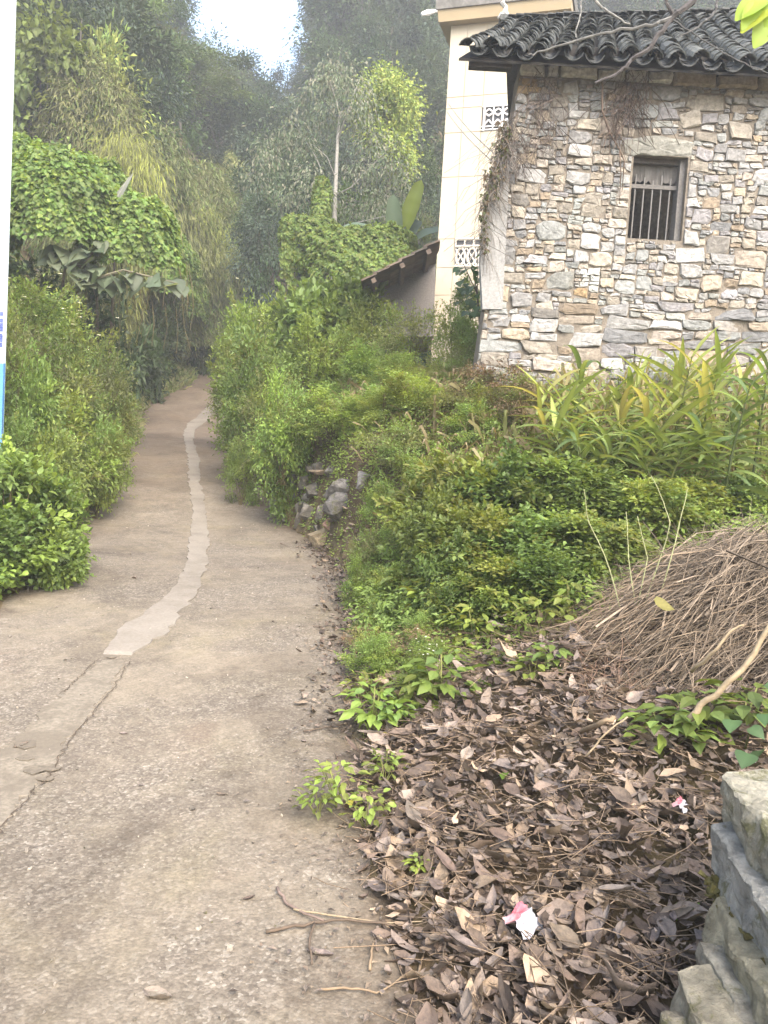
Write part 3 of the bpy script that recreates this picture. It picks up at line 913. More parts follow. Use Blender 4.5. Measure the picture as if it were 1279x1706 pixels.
# ------------------------------------------------------------------ lean-to shed
ysh = 15.4
shed = thing('shed', 'low grey shed with a sagging brown sheet roof against the cream building', 'shed', P(690, 520, ysh))
g = Geo()
poly = [P(632, 560, ysh), P(722, 560, ysh), P(726, 424, ysh), P(632, 480, ysh)]
g.prism(poly, (0, 2.6, 0), (.21, .195, .185)); part('wall', g, M_plaster, shed)
r0, r1 = P(604, 468, ysh - 1.5), P(730, 402, ysh - 1.5)
sd = nrm(r1 - r0); L = np.linalg.norm(r1 - r0); sn = np.array([-sd[2], 0, sd[0]])
for k in range(6):     # overlapping sheets
    g = Geo(); a, c = L * k / 6 - .02, L * (k + 1) / 6 + .03
    base = r0 + sd * a; nn = 9
    V = []
    for j in range(nn):
        yy = (4.1) * j / (nn - 1)
        for (t, hh) in ((0, .02 + .012 * k % .02), (c - a, .0)):
            wv = .018 * math.cos(j * math.pi)
            V += [base + sd * t + np.array([0, yy, 0]) + sn * (hh + wv), base + sd * t + np.array([0, yy, 0]) + sn * (hh + wv - .03)]
    Q = []
    for j in range(nn - 1):
        o_ = j * 4
        Q += [(o_, o_ + 2, o_ + 6, o_ + 4), (o_ + 1, o_ + 5, o_ + 7, o_ + 3)]
    Q += [(0, 1, 3, 2)]
    g.add(V, None, Q, np.array([.16, .125, .10]) * rng.uniform(.8, 1.2)); part('roof_sheet', g, M_cement, shed)
for f in (.12, .5, .85):
    g = Geo(); p = r0 + sd * L * f - sn * .075
    g.obox(p + np.array([0, 2.05, 0]), np.stack([sd, [0, 1, 0], sn]), (.04, 2.03, .04), (.13, .10, .08)); part('purlin', g, M_wood, shed)

# ------------------------------------------------------------------ signboard at the left edge
ySg = 8.3
sx1 = P(13, 380, ySg)[0]
sgn = thing('sign_board', 'tall pale blue sign board with blue lettering and band at the left edge', 'sign', (sx1 - .4, ySg, float(T(sx1 - .4, ySg))))
zs0, zs1 = P(0, 756, ySg)[2], P(24, -60, ySg)[2] + .3
zbd0, zbd1 = P(3, 745, ySg)[2], P(3, 605, ySg)[2]
lean = (P(24, 0, ySg)[0] - P(2, 740, ySg)[0]) / (P(24, 0, ySg)[2] - P(2, 740, ySg)[2])
def SX(z): return P(2, 740, ySg)[0] + lean * (z - P(2, 740, ySg)[2])
def sboard(name, z0, z1, y0, col, w=.85, m=M_metal):
    g = Geo(); g.prism([(SX(z0) - w, y0, z0), (SX(z0), y0, z0), (SX(z1), y0, z1), (SX(z1) - w, y0, z1)], (0, .04, 0), col)
    return part(name, g, m, sgn)
sboard('panel', zs0, zs1, ySg, (.62, .70, .74))
o = sboard('blue_band', zbd0, zbd1, ySg - .004, (.09, .25, .52))
o = sboard('green_band', zs0 + .002, zbd0, ySg - .003, (.10, .34, .24))
g = Geo()
rows = [523, 534, 542, 549, 560, 567, 575]
for py in rows:
    zz = P(5, py, ySg)[2]; x1 = SX(zz) - .012
    for k in range(14):
        x0 = x1 - k * .05
        for q in range(4): g.box((x0 - .04, ySg - .006, zz + .012 * q - .02), (x0 - .004, ySg - .002, zz + .012 * q - .015), (.05, .08, .32))
        for q in range(3): g.box((x0 - .036 + .014 * q, ySg - .0065, zz - .02), (x0 - .032 + .014 * q, ySg - .0025, zz + .021), (.05, .08, .32))
part('lettering', g, M_metal, sgn)
for dx in (.12, .72):
    g = Geo(); xx = SX(zs0) - dx
    g.tube([(xx, ySg + .07, float(T(xx, ySg)) - .1), (xx + lean * 4, ySg + .07, zs0 + 4)], .03, 8, (.5, .52, .54)); part('post', g, M_metal, sgn)

#@VEG
# ------------------------------------------------------------------ rocks and dry stone walls
rng = np.random.default_rng(101)
import bmesh
def Tsurf(x, y):
    x = np.asarray(x, float); y = np.asarray(y, float)
    return np.where((x < XR(y)) & (x > XL(y)), zroad(y) + .004, T(x, y))
BR_T = np.array([1.0, 1.03, 1.08])
def hitT(px, py, y0=1.0, y1=40):
    d = ray(px, py); s = np.linspace(y0, y1, 3000) / d[1]
    p = EYE + s[:, None] * d
    b_ = p[:, 2] < Tsurf(p[:, 0], p[:, 1])
    return p[int(np.argmax(b_))] if b_.any() else p[-1]
def rock_geo(g, c, size, seed, col, n=16, cuts=1, rough=.05, rot=0.0):
    rr = np.random.default_rng(seed)
    q = nrm(rr.normal(0, 1, (n, 3))) * rr.uniform(.8, 1.08, (n, 1))
    q = np.sign(q) * np.abs(q) ** .75
    bm = bmesh.new()
    for v in q: bm.verts.new(v)
    bmesh.ops.convex_hull(bm, input=bm.verts[:])
    bmesh.ops.delete(bm, geom=[v for v in bm.verts if not v.link_faces], context='VERTS')
    for _ in range(cuts):
        bmesh.ops.subdivide_edges(bm, edges=bm.edges[:], cuts=1, use_grid_fill=True)
    bmesh.ops.triangulate(bm, faces=bm.faces[:])
    bm.verts.index_update()
    V = np.array([v.co[:] for v in bm.verts]); F = np.array([[v.index for v in f.verts] for f in bm.faces]); bm.free()
    V = V + rr.normal(0, rough, V.shape)
    V = V * np.asarray(size, float)
    ca, sa = math.cos(rot), math.sin(rot)
    V = np.stack([V[:, 0] * ca - V[:, 1] * sa, V[:, 0] * sa + V[:, 1] * ca, V[:, 2]], 1)
    cc = np.clip(np.array(col) * rr.normal(1, .08, (len(V), 1)), .02, .6)
    g.add(V + np.asarray(c, float), F, None, cc)
GREY = (.30, .285, .26)
for k, (px, py, wpx, hpx, col, lab) in enumerate([
        (531, 897, 40, 40, (.27, .215, .14), 'tan angular boulder lying at the right edge of the road'),
        (549, 876, 26, 26, (.27, .165, .12), 'small reddish rock leaning behind the tan roadside boulder'),
        (566, 845, 58, 58, (.13, .122, .115), 'dark grey block just below the flat grey slab of the tumbled wall'),
        (570, 815, 68, 40, (.17, .16, .15), 'broad flat grey slab on top of the tumbled roadside wall'),
        (606, 801, 30, 34, (.21, .20, .19), 'pale grey stone upright beside the flat grey slab'),
        (513, 832, 24, 24, (.27, .26, .24), 'small pale stone in the weeds left of the grey blocks'),
        (650, 876, 46, 26, (.17, .125, .10), 'brown flat stone half buried in weeds right of the boulders'),
        (493, 800, 32, 28, (.15, .125, .10), 'brown stone in the gap of the overgrown roadside wall'),
        (540, 784, 46, 14, (.25, .195, .14), 'thin tan slab lying above the tumbled roadside stones')]):
    c = hitT(px, py + hpx * .4); m = c[1] / FPX
    o = thing('boulder', lab, 'rock', c)
    g = Geo(); rock_geo(g, c + np.array([0, .04, hpx * m * .35]), (wpx * m * .56, wpx * m * .45, hpx * m * .56), 50 + k, col, 14, 2, .02, rng.uniform(-.5, .5))
    me = g.mesh('boulder', M_rock, off=c); bpy.data.objects.remove(o)
    o = tag(link('boulder', me, None, c), lab, 'rock')
# overgrown retaining wall along the right-hand road edge
rw = thing('retaining_wall', 'overgrown dry stone retaining wall along the right side of the road', 'wall', (float(XR(12)), 12, float(zroad(12))))
for y in np.arange(9.8, 20, .34):
    for lv in range(4):
        z = float(zroad(y)) + .10 + .24 * lv + rng.normal(0, .02)
        if z > float(T(XR(y) + .6, y)) + .1 or rng.random() < .12: continue
        x = float(XR(y)) + .06 + .05 * lv + rng.normal(0, .03)
        g = Geo(); rock_geo(g, (x, y + rng.normal(0, .05), z), (rng.uniform(.09, .14), rng.uniform(.15, .24), rng.uniform(.09, .14)), rng.integers(1e6), np.array([.15, .138, .12]) * rng.uniform(.7, 1.3), 12, 0)
        part('stone', g, M_rock, rw)
# dry stone wall of long slabs at the lower right corner
dw = thing('dry_stone_wall', 'end of a mossy dry stone wall of long grey slabs in the lower right corner', 'wall', (1.2, 1.6, .1))
sl = [((1200, 1284), 2.22, .165, (.31, .295, .235)), ((1172, 1366), 2.16, .15, (.26, .26, .24)), ((1178, 1490), 2.02, .15, (.24, .225, .165)), ((1166, 1575), 1.92, .12, (.22, .21, .175)), ((1112, 1612), 1.84, .13, (.22, .205, .16)), ((1105, 1700), 1.72, .14, (.17, .155, .12))]
for k, ((px, py), Y, th, col) in enumerate(sl):
    c = P(px, py, Y); g = Geo()
    rr = np.random.default_rng(200 + k)
    lx, ly = .75, 1.15
    bm = bmesh.new()
    pts = []
    for a in np.linspace(0, 1, 4):
        for b_ in np.linspace(0, 1, 6):
            for e in (0, 1):
                pts.append((a * lx + (rr.normal(0, .012) if a == 0 else 0) + (.015 * rr.random() if e else 0), -b_ * ly + (.10 * a if b_ == 0 else 0) + rr.normal(0, .012), -e * th * (1 - .12 * rr.random()) + (rr.normal(0, .006))))
    for v in pts: bm.verts.new(v)
    bmesh.ops.convex_hull(bm, input=bm.verts[:])
    bmesh.ops.delete(bm, geom=[v for v in bm.verts if not v.link_faces], context='VERTS')
    bmesh.ops.bevel(bm, geom=bm.edges[:], offset=.006, segments=1, affect='EDGES')
    for _ in range(5):
        lg = [e for e in bm.edges if e.calc_length() > .034]
        if lg: bmesh.ops.subdivide_edges(bm, edges=lg, cuts=1)
        bmesh.ops.triangulate(bm, faces=bm.faces[:])
    bm.verts.index_update()
    V = np.array([v.co[:] for v in bm.verts]); F = np.array([[v.index for v in f.verts] for f in bm.faces]); bm.free()
    nz = np.array([mnoise.fractal(Vector(v) * 9 + Vector((k * 5, 0, 0)), 1.0, 2.0, 4) for v in V])
    nz2 = np.array([mnoise.noise_vector(Vector(v) * 14 + Vector((k * 7, 3, 0))) for v in V])
    nzb = np.array([mnoise.noise_vector(Vector(v) * 4.5 + Vector((k * 3, 8, 0))) for v in V])
    nzf = np.array([mnoise.fractal(Vector(v) * 26 + Vector((0, k * 5, 2)), .8, 2.0, 5) for v in V])
    V = V + nz2 * .012 + nzb * np.array([.022, .018, .007]) + np.stack([nz * .016 + nzf * .006, nz * .006, nz * .008 + nzf * .006], 1)
    V[:, 2] += (V[:, 1]) * .06
    g.add(V + c, F, None, np.clip(np.array(col) * (1 + .35 * nz[:, None] + .25 * nzf[:, None]), .04, .6))
    part('slab', g, M_rock, dw)
g = Geo()
for k in range(5):
    (px, py), Y, th, col = sl[k]
    c = P(px, py, Y)
    for _ in range(150):
        q = c + np.array([rng.uniform(-.005, .05), -rng.uniform(0.02, .75), -th - .004 + rng.normal(0, .012)]); q[2] += (q[1] - c[1]) * .06
        rock_geo(g, q, rng.uniform(.006, .022, 3), rng.integers(1e6), np.array([.15, .13, .045]) * rng.uniform(.5, 1.3), 9, 0)
o = part('moss', g, M_rock, dw); o['kind'] = 'stuff'

# ------------------------------------------------------------------ plant builders (meshes are shared by alike plants)
rng = np.random.default_rng(102)
def pal(*cs):
    cs = np.array(cs) * (BR_T if len(cs) == 9 and cs[0][0] == .118 else 1); return lambda n: cs[rng.integers(0, len(cs), n)]
def make_shrub(name, colours, leafL, ratio, n, kind='d', tall=.6, mat=None, ncl=26, flowers=0, droop=.25):
    f, st = Geo(), Geo()
    zc = rng.uniform(.12, .95, ncl); env = .5 * np.sqrt(np.clip(1 - ((zc - .42) / tall) ** 2, .05, 1))
    th = rng.uniform(0, 2 * math.pi, ncl); rad = env * np.sqrt(rng.uniform(.1, 1, ncl))
    cl = np.stack([rad * np.cos(th), rad * np.sin(th), zc], 1)
    ccol = colours(ncl) * rng.uniform(.75, 1.25, (ncl, 1))
    k = rng.integers(0, ncl, n)
    off = rng.normal(0, 1, (n, 3)) * np.array([.085, .085, .07])
    pos = cl[k] + off; pos[:, 2] = np.abs(pos[:, 2]) + .01
    out = nrm(pos - np.array([0, 0, .3])); ax = nrm(out * .6 + nrm(off) * .5 + rng.normal(0, .45, (n, 3)) + np.array([0, 0, -droop]))
    nr = nrm(np.array([0, 0, .9]) + out * .5 + rng.normal(0, .35, (n, 3)))
    leaves(f, pos, ax, nr, leafL * rng.uniform(.6, 1.25, n), leafL * ratio * rng.uniform(.8, 1.2, n), ccol[k], kind)
    nsh = 30; ms = 26
    for q in range(nsh):
        c = cl[rng.integers(0, ncl)]; dv = nrm(nrm(c - np.array([0, 0, .35])) * .7 + rng.normal(0, .35, 3) + np.array([0, 0, .55])); ln = rng.uniform(.18, .42)
        tt = rng.uniform(0, 1, ms) ** .8; pos = c + dv * (ln * tt)[:, None] - np.array([0, 0, .12]) * (tt ** 2)[:, None] + rng.normal(0, .012, (ms, 3))
        ax = nrm(dv * .6 + rng.normal(0, .6, (ms, 3)) + np.array([0, 0, -.1])); nr = nrm(np.array([0, 0, .9]) + rng.normal(0, .4, (ms, 3)))
        leaves(f, pos, ax, nr, leafL * rng.uniform(.5, 1.1, ms), leafL * ratio, colours(1)[0] * rng.uniform(.9, 1.35), kind)
        st.tube([c, c + dv * ln * .5 - np.array([0, 0, .03]), c + dv * ln - np.array([0, 0, .12])], .0025, 3, (.13, .13, .06), cap=False)
    for c in cl[:12]:
        p0 = rng.normal(0, .04, 3) * np.array([1, 1, 0]); mid = c * .5 + rng.normal(0, .03, 3)
        st.tube([p0, mid * np.array([.8, .8, 1]), c], [.009, .007, .003], 4, (.12, .10, .05), cap=False)
    fl = None
    if flowers:
        fl = Geo(); m = flowers
        q = cl[rng.integers(0, ncl, m)] + rng.normal(0, .08, (m, 3)); q[:, 2] += .08
        for j in range(5):
            a = 2 * math.pi * j / 5
            leaves(fl, q, np.tile([math.cos(a), math.sin(a), .2], (m, 1)), np.tile([0, 0, 1.0], (m, 1)) + rng.normal(0, .3, (m, 3)), .026, .016, (.75, .75, .70), 'd', .02)
    return f.mesh(name + '_foliage', mat or M_leaf), st.mesh(name + '_stems', M_bark), (fl.mesh(name + '_blossom', M_leaf) if fl else None)
def place_shrub(var, x, y, wid, hgt, label, group=None, name='shrub', cat='shrub', rz=None, z=None):
    z = float(T(x, y)) - .03 if z is None else z
    r = thing(name, label, cat, (x, y, z), group, (rng.normal(0, .06), rng.normal(0, .06), rng.uniform(0, 6.28) if rz is None else rz), (wid, wid, hgt))
    link('foliage', var[0], r); link('stems', var[1], r)
    if var[2]: link('blossom', var[2], r)
    return r
def at_px(px, Y, py_top):
    q = P(px, py_top, Y); z0 = float(T(q[0], Y))
    return q[0], z0, q[2] - z0

def make_tree(name, R, zc, colours, n, leafL, ratio, ncl=48, trunk=.14, kind='d', mat=None, droop=.35, sig=.34, bark=(.16, .14, .12), shape=None):
    f, t = Geo(), Geo()
    d = nrm(rng.normal(0, 1, (ncl, 3))); rad = rng.uniform(.35, 1, ncl) ** .5
    cl = d * rad[:, None] * np.array(R) * (1 + .25 * np.sin(d[:, :1] * 5 + d[:, 1:2] * 4)) + np.array([0, 0, zc])
    if shape: cl = shape(cl)
    ccol = colours(ncl) * rng.uniform(.65, 1.3, (ncl, 1))
    k = rng.integers(0, ncl, n); off = rng.normal(0, 1, (n, 3)) * np.array([1, 1, .7]) * sig * (.6 + .8 * rng.random(ncl))[k][:, None]
    pos = cl[k] + off
    out = nrm(pos - np.array([0, 0, zc - .5]))
    ax = nrm(out * .5 + nrm(off) * .6 + rng.normal(0, .4, (n, 3)) + np.array([0, 0, -droop]))
    nr = nrm(np.array([0, 0, .8]) + out * .6 + rng.normal(0, .4, (n, 3)))
    leaves(f, pos, ax, nr, leafL * rng.uniform(.6, 1.3, n), leafL * ratio * rng.uniform(.8, 1.2, n), ccol[k], kind)
    top = np.array([0, 0, zc + R[2] * .6]); 
    tp = [np.array([0, 0, -.4]), np.array([.06, .03, zc * .35]), np.array([-.05, .08, zc * .75]), top]
    t.tube(tp, [trunk, trunk * .8, trunk * .55, trunk * .12], 7, bark)
    for c in cl[:16]:
        s = rng.uniform(.45, .9); b0 = np.array([0, .03, zc * s])
        t.tube([b0, b0 * .5 + c * .5 + np.array([0, 0, -.15]), c], [trunk * .35, trunk * .22, trunk * .06], 4, bark, cap=False)
    return f.mesh(name + '_crown', mat or M_leaf_far), t.mesh(name + '_trunk', M_bark)
def place_tree(var, x, y, sxy, sz, label, group=None, name='broadleaf_tree', z=None, rz=None):
    z = float(T(x, y)) - .1 if z is None else z
    r = thing(name, label, 'tree', (x, y, z), group, (0, 0, rng.uniform(0, 6.28) if rz is None else rz), (sxy, sxy, sz))
    link('crown', var[0], r); link('trunk', var[1], r)
    return r
def make_bamboo(name, colours, n=10500, culms=15, H=6.0, spread=1.5, leafL=.21, ratio=.14):
    f, t = Geo(), Geo()
    anch, dirs, cc = [], [], []
    for k in range(culms):
        a = rng.uniform(0, 2 * math.pi); o = np.array([math.cos(a), math.sin(a), 0])
        b0 = o * rng.uniform(.05, .35); hh = H * rng.uniform(.65, 1.05); sp = spread * rng.uniform(.4, 1.2)
        s = np.linspace(0, 1, 9)
        pts = b0 + o * sp * (s ** 2.2)[:, None] + np.array([0, 0, 1.0]) * (hh * (s - .32 * s ** 3.5))[:, None]
        t.tube(pts, .03 * (1 - .9 * s), 5, (.16, .17, .06), cap=False)
        m = n // culms; q = rng.uniform(.22, 1, m)
        pp = np.stack([np.interp(q, s, pts[:, j]) for j in range(3)], 1)
        anch.append(pp); dirs.append(np.tile(o, (m, 1))); cc.append(np.tile(colours(1) * rng.uniform(.75, 1.25), (m, 1)))
    anch, dirs, cc = np.concatenate(anch), np.concatenate(dirs), np.concatenate(cc); m = len(anch)
    tw = nrm(rng.normal(0, 1, (m, 3)) * np.array([1, 1, .35])); r = rng.uniform(.05, 1, (m, 1)) ** .6 * .75
    pos = anch + tw * r - np.array([0, 0, .28]) * r ** 2
    ax = nrm(tw * .55 + dirs * .25 + np.array([0, 0, -.75]) + rng.normal(0, .3, (m, 3)))
    nr = nrm(tw + np.array([0, 0, .6]) + rng.normal(0, .3, (m, 3)))
    leaves(f, pos, ax, nr, leafL * rng.uniform(.6, 1.3, m), leafL * ratio, cc, 'd', .16)
    return f.mesh(name + '_leaves', M_leaf_far), t.mesh(name + '_culms', M_bark)
def place_bamboo(var, x, y, sxy, sz, label, group=None, z=None, rz=None):
    z = float(T(x, y)) - .1 if z is None else z
    r = thing('bamboo_clump', label, 'bamboo', (x, y, z), group, (0, 0, rng.uniform(0, 6.28) if rz is None else rz), (sxy, sxy, sz))
    link('foliage', var[0], r); link('culms', var[1], r)
    return r

# ------------------------------------------------------------------ hillside woods
rng = np.random.default_rng(103)
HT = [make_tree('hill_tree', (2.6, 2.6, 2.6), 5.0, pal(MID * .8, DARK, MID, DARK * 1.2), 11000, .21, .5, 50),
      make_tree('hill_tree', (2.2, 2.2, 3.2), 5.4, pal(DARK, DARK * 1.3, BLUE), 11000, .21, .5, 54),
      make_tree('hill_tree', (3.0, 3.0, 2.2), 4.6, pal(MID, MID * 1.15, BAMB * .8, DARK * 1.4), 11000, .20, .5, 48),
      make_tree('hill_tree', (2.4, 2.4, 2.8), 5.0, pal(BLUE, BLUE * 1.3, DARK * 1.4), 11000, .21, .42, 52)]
BB = [make_bamboo('bamboo', pal(BAMB, BAMB * 1.15, YEL * .65)), make_bamboo('bamboo', pal(BAMB * .9, MID * 1.2, BAMB * 1.2), 10000, 12, 5.5, 1.9)]
def visible_top(x, y, z):
    px, py = project((x, y, z)); return px, py
occupied = []
for y in np.arange(27, 92, 3.0):
    for x in np.arange(-62, 22, 3.2 + .02 * y):
        xx, yy = x + rng.uniform(-1.3, 1.3), y + rng.uniform(-1.2, 1.2)
        z = float(T(xx, yy)); px, py = project((xx, yy, z + 6)); px2, py2 = project((xx, yy, z))
        if px < -90 or px > 1330 or py2 < -60: continue
        if (px > 760 and py > 60) or px > 1290: continue
        v = xx + .13 * yy
        if xx > XL(min(yy, 33)) - 2 and yy < 34 and px < 470: continue
        left = v < 0
        if px > 420 and yy < 36: continue
        if px > 300 and yy < 38: continue
        if left and yy > 68: continue
        s = rng.uniform(.75, 1.15) * (1 + (yy - 30) * .006)
        rp = 2.4 * s * FPX / yy; pt = project((xx, yy, z + 9.2 * s))
        if any(318 < a_ < 500 and b_ < np.interp(a_, [318, 448, 474, 500], [0, 112, 112, 0]) for a_, b_ in (pt, (pt[0] - rp * .7, pt[1] + rp * .35), (pt[0] + rp * .7, pt[1] + rp * .35), (pt[0] - rp, pt[1] + rp), (pt[0] + rp, pt[1] + rp))): continue
        if left and yy < 46 and rng.random() < .22:
            place_bamboo(BB[rng.integers(0, 2)], xx, yy, s * .9, s * 1.05, 'feathery olive bamboo clump among the trees on the left hillside', 'bamboo clumps on the left hillside'); continue
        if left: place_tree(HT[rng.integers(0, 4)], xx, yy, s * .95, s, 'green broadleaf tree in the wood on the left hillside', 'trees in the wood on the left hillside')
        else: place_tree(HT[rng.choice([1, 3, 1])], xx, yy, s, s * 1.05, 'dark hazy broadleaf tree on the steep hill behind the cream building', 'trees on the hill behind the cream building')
for (px, Y, top, v, lab) in [(270, 50, -40, 0, 'tree on the left crest where the hill leaves the frame'), (322, 52, 12, 2, 'tree on the left crest nearest the top of the sky gap'), (368, 54, 52, 0, 'tree half way down the left side of the sky gap'), (408, 56, 88, 1, 'tree low on the left side of the sky gap'), (458, 60, 118, 1, 'tree at the bottom of the sky gap'),
                             (552, 64, -35, 1, 'tree on the right crest where the hill leaves the frame'), (530, 62, 45, 3, 'tree half way down the right side of the sky gap'), (500, 60, 104, 1, 'tree low on the right side of the sky gap'), (600, 66, -60, 1, 'tree on the right crest above the bright tree'), (650, 66, -80, 3, 'tree on the right crest left of the cream building'), (575, 60, 30, 1, 'dark tree below the right crest'), (625, 60, 20, 1, 'dark tree behind the top of the bright tree'), (690, 62, -20, 1, 'dark tree just left of the cream building top')]:
    x, z0, h = at_px(px, Y, top); s_ = min(max(h / 8.8, .7), 2.0); place_tree(HT[v], x, Y, min(s_, 1.15), s_, lab)
# low scrub between the trees
n = 60000
y = rng.uniform(20, 88, n); x = -.13 * y + rng.uniform(-1, 1, n) * (6 + .62 * y)
keep = ~((y < 34) & (x > XL(np.minimum(y, 33)) - .4) & (x < XR(np.minimum(y, 33)) + .5))
x, y = x[keep], y[keep]; n = len(x)
pos = np.stack([x, y, T(x, y) + rng.uniform(0, 1.3, n) ** 2], 1)
cm = .5 + .5 * vnoise(x, y, .35)
col = DARK * 1.3 * (1 - cm[:, None]) + MID * cm[:, None]
g = Geo(); leaves(g, pos, rng.normal(0, 1, (n, 3)) + np.array([0, -.4, -.3]), np.array([0, -.5, .8]) + rng.normal(0, .4, (n, 3)), rng.uniform(.2, .45, n), rng.uniform(.12, .22, n), col)
tag(link('hillside_scrub', g.mesh('hillside_scrub', M_leaf_far)), kind='stuff')

# left bank: bamboo and trees one can tell apart
def bamboo_px(px, Y, py_top, wpx, label, v=0, drop=0):
    x, z0, h = at_px(px, Y, py_top); place_bamboo(BB[v], x, Y, wpx * Y / FPX / 3.4, h / 5.2, label)
bamboo_px(195, 21, 95, 190, 'tall olive bamboo clump at the upper left with brownish tips', 0)
bamboo_px(120, 19, 175, 150, 'bamboo clump behind the vine mound close to the sign board', 1)
bamboo_px(300, 29.0, 255, 150, 'yellow-tipped bamboo clump leaning over the vine mound', 0)
bamboo_px(258, 26.5, 300, 120, 'drooping bamboo just right of the grey dead leaf on the vine mound', 1)
bamboo_px(350, 34.5, 265, 120, 'pale bamboo clump beside the dark valley trees', 1)
bamboo_px(385, 33.0, 425, 85, 'low drooping bamboo overhanging the far left road edge', 0)
bamboo_px(345, 31.0, 430, 95, 'low bamboo spray between the vine mound and the road', 1)
bamboo_px(412, 33.5, 425, 60, 'drooping bamboo at the dark bend of the road', 0)
bc = thing('bamboo_canopy', 'dense drooping bamboo mass hanging over the dark end of the road', 'bamboo', (P(345, 600, 31)[0] - .6, 31.5, float(zroad(31.5)) + .3))
g = Geo()
for (px, py, rx, rz_, Y) in [(372, 480, 50, 66, 31.5), (395, 520, 34, 80, 32.5), (345, 500, 40, 80, 30.8), (335, 560, 26, 50, 30.5)]:
    c = P(px, py, Y); k = Y / FPX; m_ = 5200
    d = nrm(rng.normal(0, 1, (m_ * 2, 3))); d = d[(d[:, 1] < .4) & (d[:, 2] > -.75)][:m_]; m_ = len(d)
    pos = c + d * np.array([rx * k, 1.0, rz_ * k]) * (1 + .12 * np.sin(d[:, :1] * 9 + d[:, 2:] * 6) + rng.normal(0, .07, (m_, 1)))
    pos[:, 2] = np.maximum(pos[:, 2], zroad(pos[:, 1]) + 1.4 * (pos[:, 0] > XL(np.minimum(pos[:, 1], 33))))
    leaves(g, pos, nrm(d * .4 + np.array([0, 0, -.9]) + rng.normal(0, .3, (m_, 3))), nrm(d + np.array([0, 0, .4]) + rng.normal(0, .3, (m_, 3))), rng.uniform(.18, .36, m_), .055, (pal(BAMB * 1.2, BAMB * 1.4, MID * 1.2, BAMB)(m_)) * (.7 + .5 * rng.random((m_, 1))), 'd')
part('foliage', g, M_leaf_far, bc)
for k in range(7):
    q = P(350 + 9 * k, 470 + rng.uniform(-20, 30), 31.5); b0 = np.array(bc.location) + np.array([rng.uniform(-.8, .2), rng.uniform(0, .8), -.4])
    g = Geo(); g.tube([b0, b0 * .6 + q * .4 + np.array([0, 0, .9]), q], [.035, .028, .01], 5, (.15, .15, .07), cap=False); part('culm', g, M_bark, bc)
for (px, py, rx, rz_, Y, lab) in [(300, 345, 66, 80, 29.5, 'feathery bamboo mass above the right shoulder of the vine mound'), (238, 300, 62, 82, 27.0, 'olive bamboo mass behind the grey dead leaf'), (345, 385, 52, 70, 32.5, 'drooping bamboo mass between vine mound and dark valley trees'), (160, 215, 70, 90, 24.0, 'broad bamboo mass beside the sign board'), (395, 330, 40, 60, 37.0, 'small bamboo mass beside the slender pale tree')]:
    c = P(px, py, Y); k = Y / FPX; r = thing('bamboo_clump', lab, 'bamboo', (c[0], Y + .4, float(T(c[0], Y + .4)))); g = Geo(); m_ = 8000
    d = nrm(rng.normal(0, 1, (m_ * 2, 3))); d = d[d[:, 1] < .5][:m_]; m_ = len(d)
    pos = c + d * np.array([rx * k, 1.1, rz_ * k]) * (1 + .16 * np.sin(d[:, :1] * 8 + d[:, 2:] * 5 + px) + rng.normal(0, .10, (m_, 1))); pos[:, 2] -= .5 * rng.random(m_) ** 3
    cc = pal(BAMB * 1.1, BAMB * 1.35, MID * 1.1, BAMB)(m_) * (.72 + .45 * (.5 + .5 * vnoise(pos[:, 0], pos[:, 2], 2.2, px)))[:, None]
    leaves(g, pos, nrm(d * .5 + np.array([0, 0, -.75]) + rng.normal(0, .35, (m_, 3))), nrm(d + np.array([0, 0, .5]) + rng.normal(0, .3, (m_, 3))), rng.uniform(.15, .32, m_), .045, cc, 'd'); part('foliage', g, M_leaf_far, r)
    for q in range(5):
        b0 = np.array(r.location) + rng.normal(0, .3, 3) * np.array([1, 1, 0]); g = Geo(); g.tube([b0, b0 * .5 + c * .5 + np.array([0, .1, .3]), c + rng.normal(0, .4, 3)], [.035, .028, .01], 5, (.14, .15, .06), cap=False); part('culm', g, M_bark, r)
for (px, Y, top, w, v, lab) in [(300, 38, 150, 190, 2, 'mid-green tree on the slope behind the bamboo masses'), (375, 42, 160, 170, 0, 'green tree filling the left flank of the valley'), (240, 34, 150, 180, 0, 'leafy tree above the olive bamboo mass'), (430, 40, 190, 140, 1, 'dark tree in the bottom of the valley')]:
    x, z0, h = at_px(px, Y, top); place_tree(HT[v], x, Y, w * Y / FPX / 5.6, max(h, 4) / 7.4, lab)
BIG = make_tree('large_leaf', (1.6, 1.6, 1.7), 3.4, pal(BRIGHT * .6, MID, BRIGHT * .75), 5200, .20, .8, 26, .08, 'h', M_leaf, .6, .34)
x, z0, h = at_px(72, 24, 20); place_tree(BIG, x, 24, .9, h / 5.0, 'bright large-leaved tree right beside the top of the sign board', rz=1.0)
YT = make_tree('yellow_tree', (1.5, 1.5, 1.6), 3.2, pal(YEL * .8, MID * 1.4, YEL), 3500, .2, .45, 30, .07, 'd', M_leaf_far, .4, .3)
x, z0, h = at_px(172, 25, 78); place_tree(YT, x, 25, .9, h / 4.6, 'yellowing small tree above the olive bamboo on the left')
x, z0, h = at_px(225, 28, 40); place_tree(HT[3], x, 28, .8, h / 7.5, 'pale grey-green tree on the left slope below the crest')
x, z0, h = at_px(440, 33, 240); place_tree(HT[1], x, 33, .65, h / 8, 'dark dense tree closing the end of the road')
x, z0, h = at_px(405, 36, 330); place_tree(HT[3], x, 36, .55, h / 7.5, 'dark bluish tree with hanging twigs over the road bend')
x, z0, h = at_px(470, 28, 300); place_tree(HT[3], x, 28, .6, h / 7.5, 'blue-grey leafy tree left of the pale slender trunk')
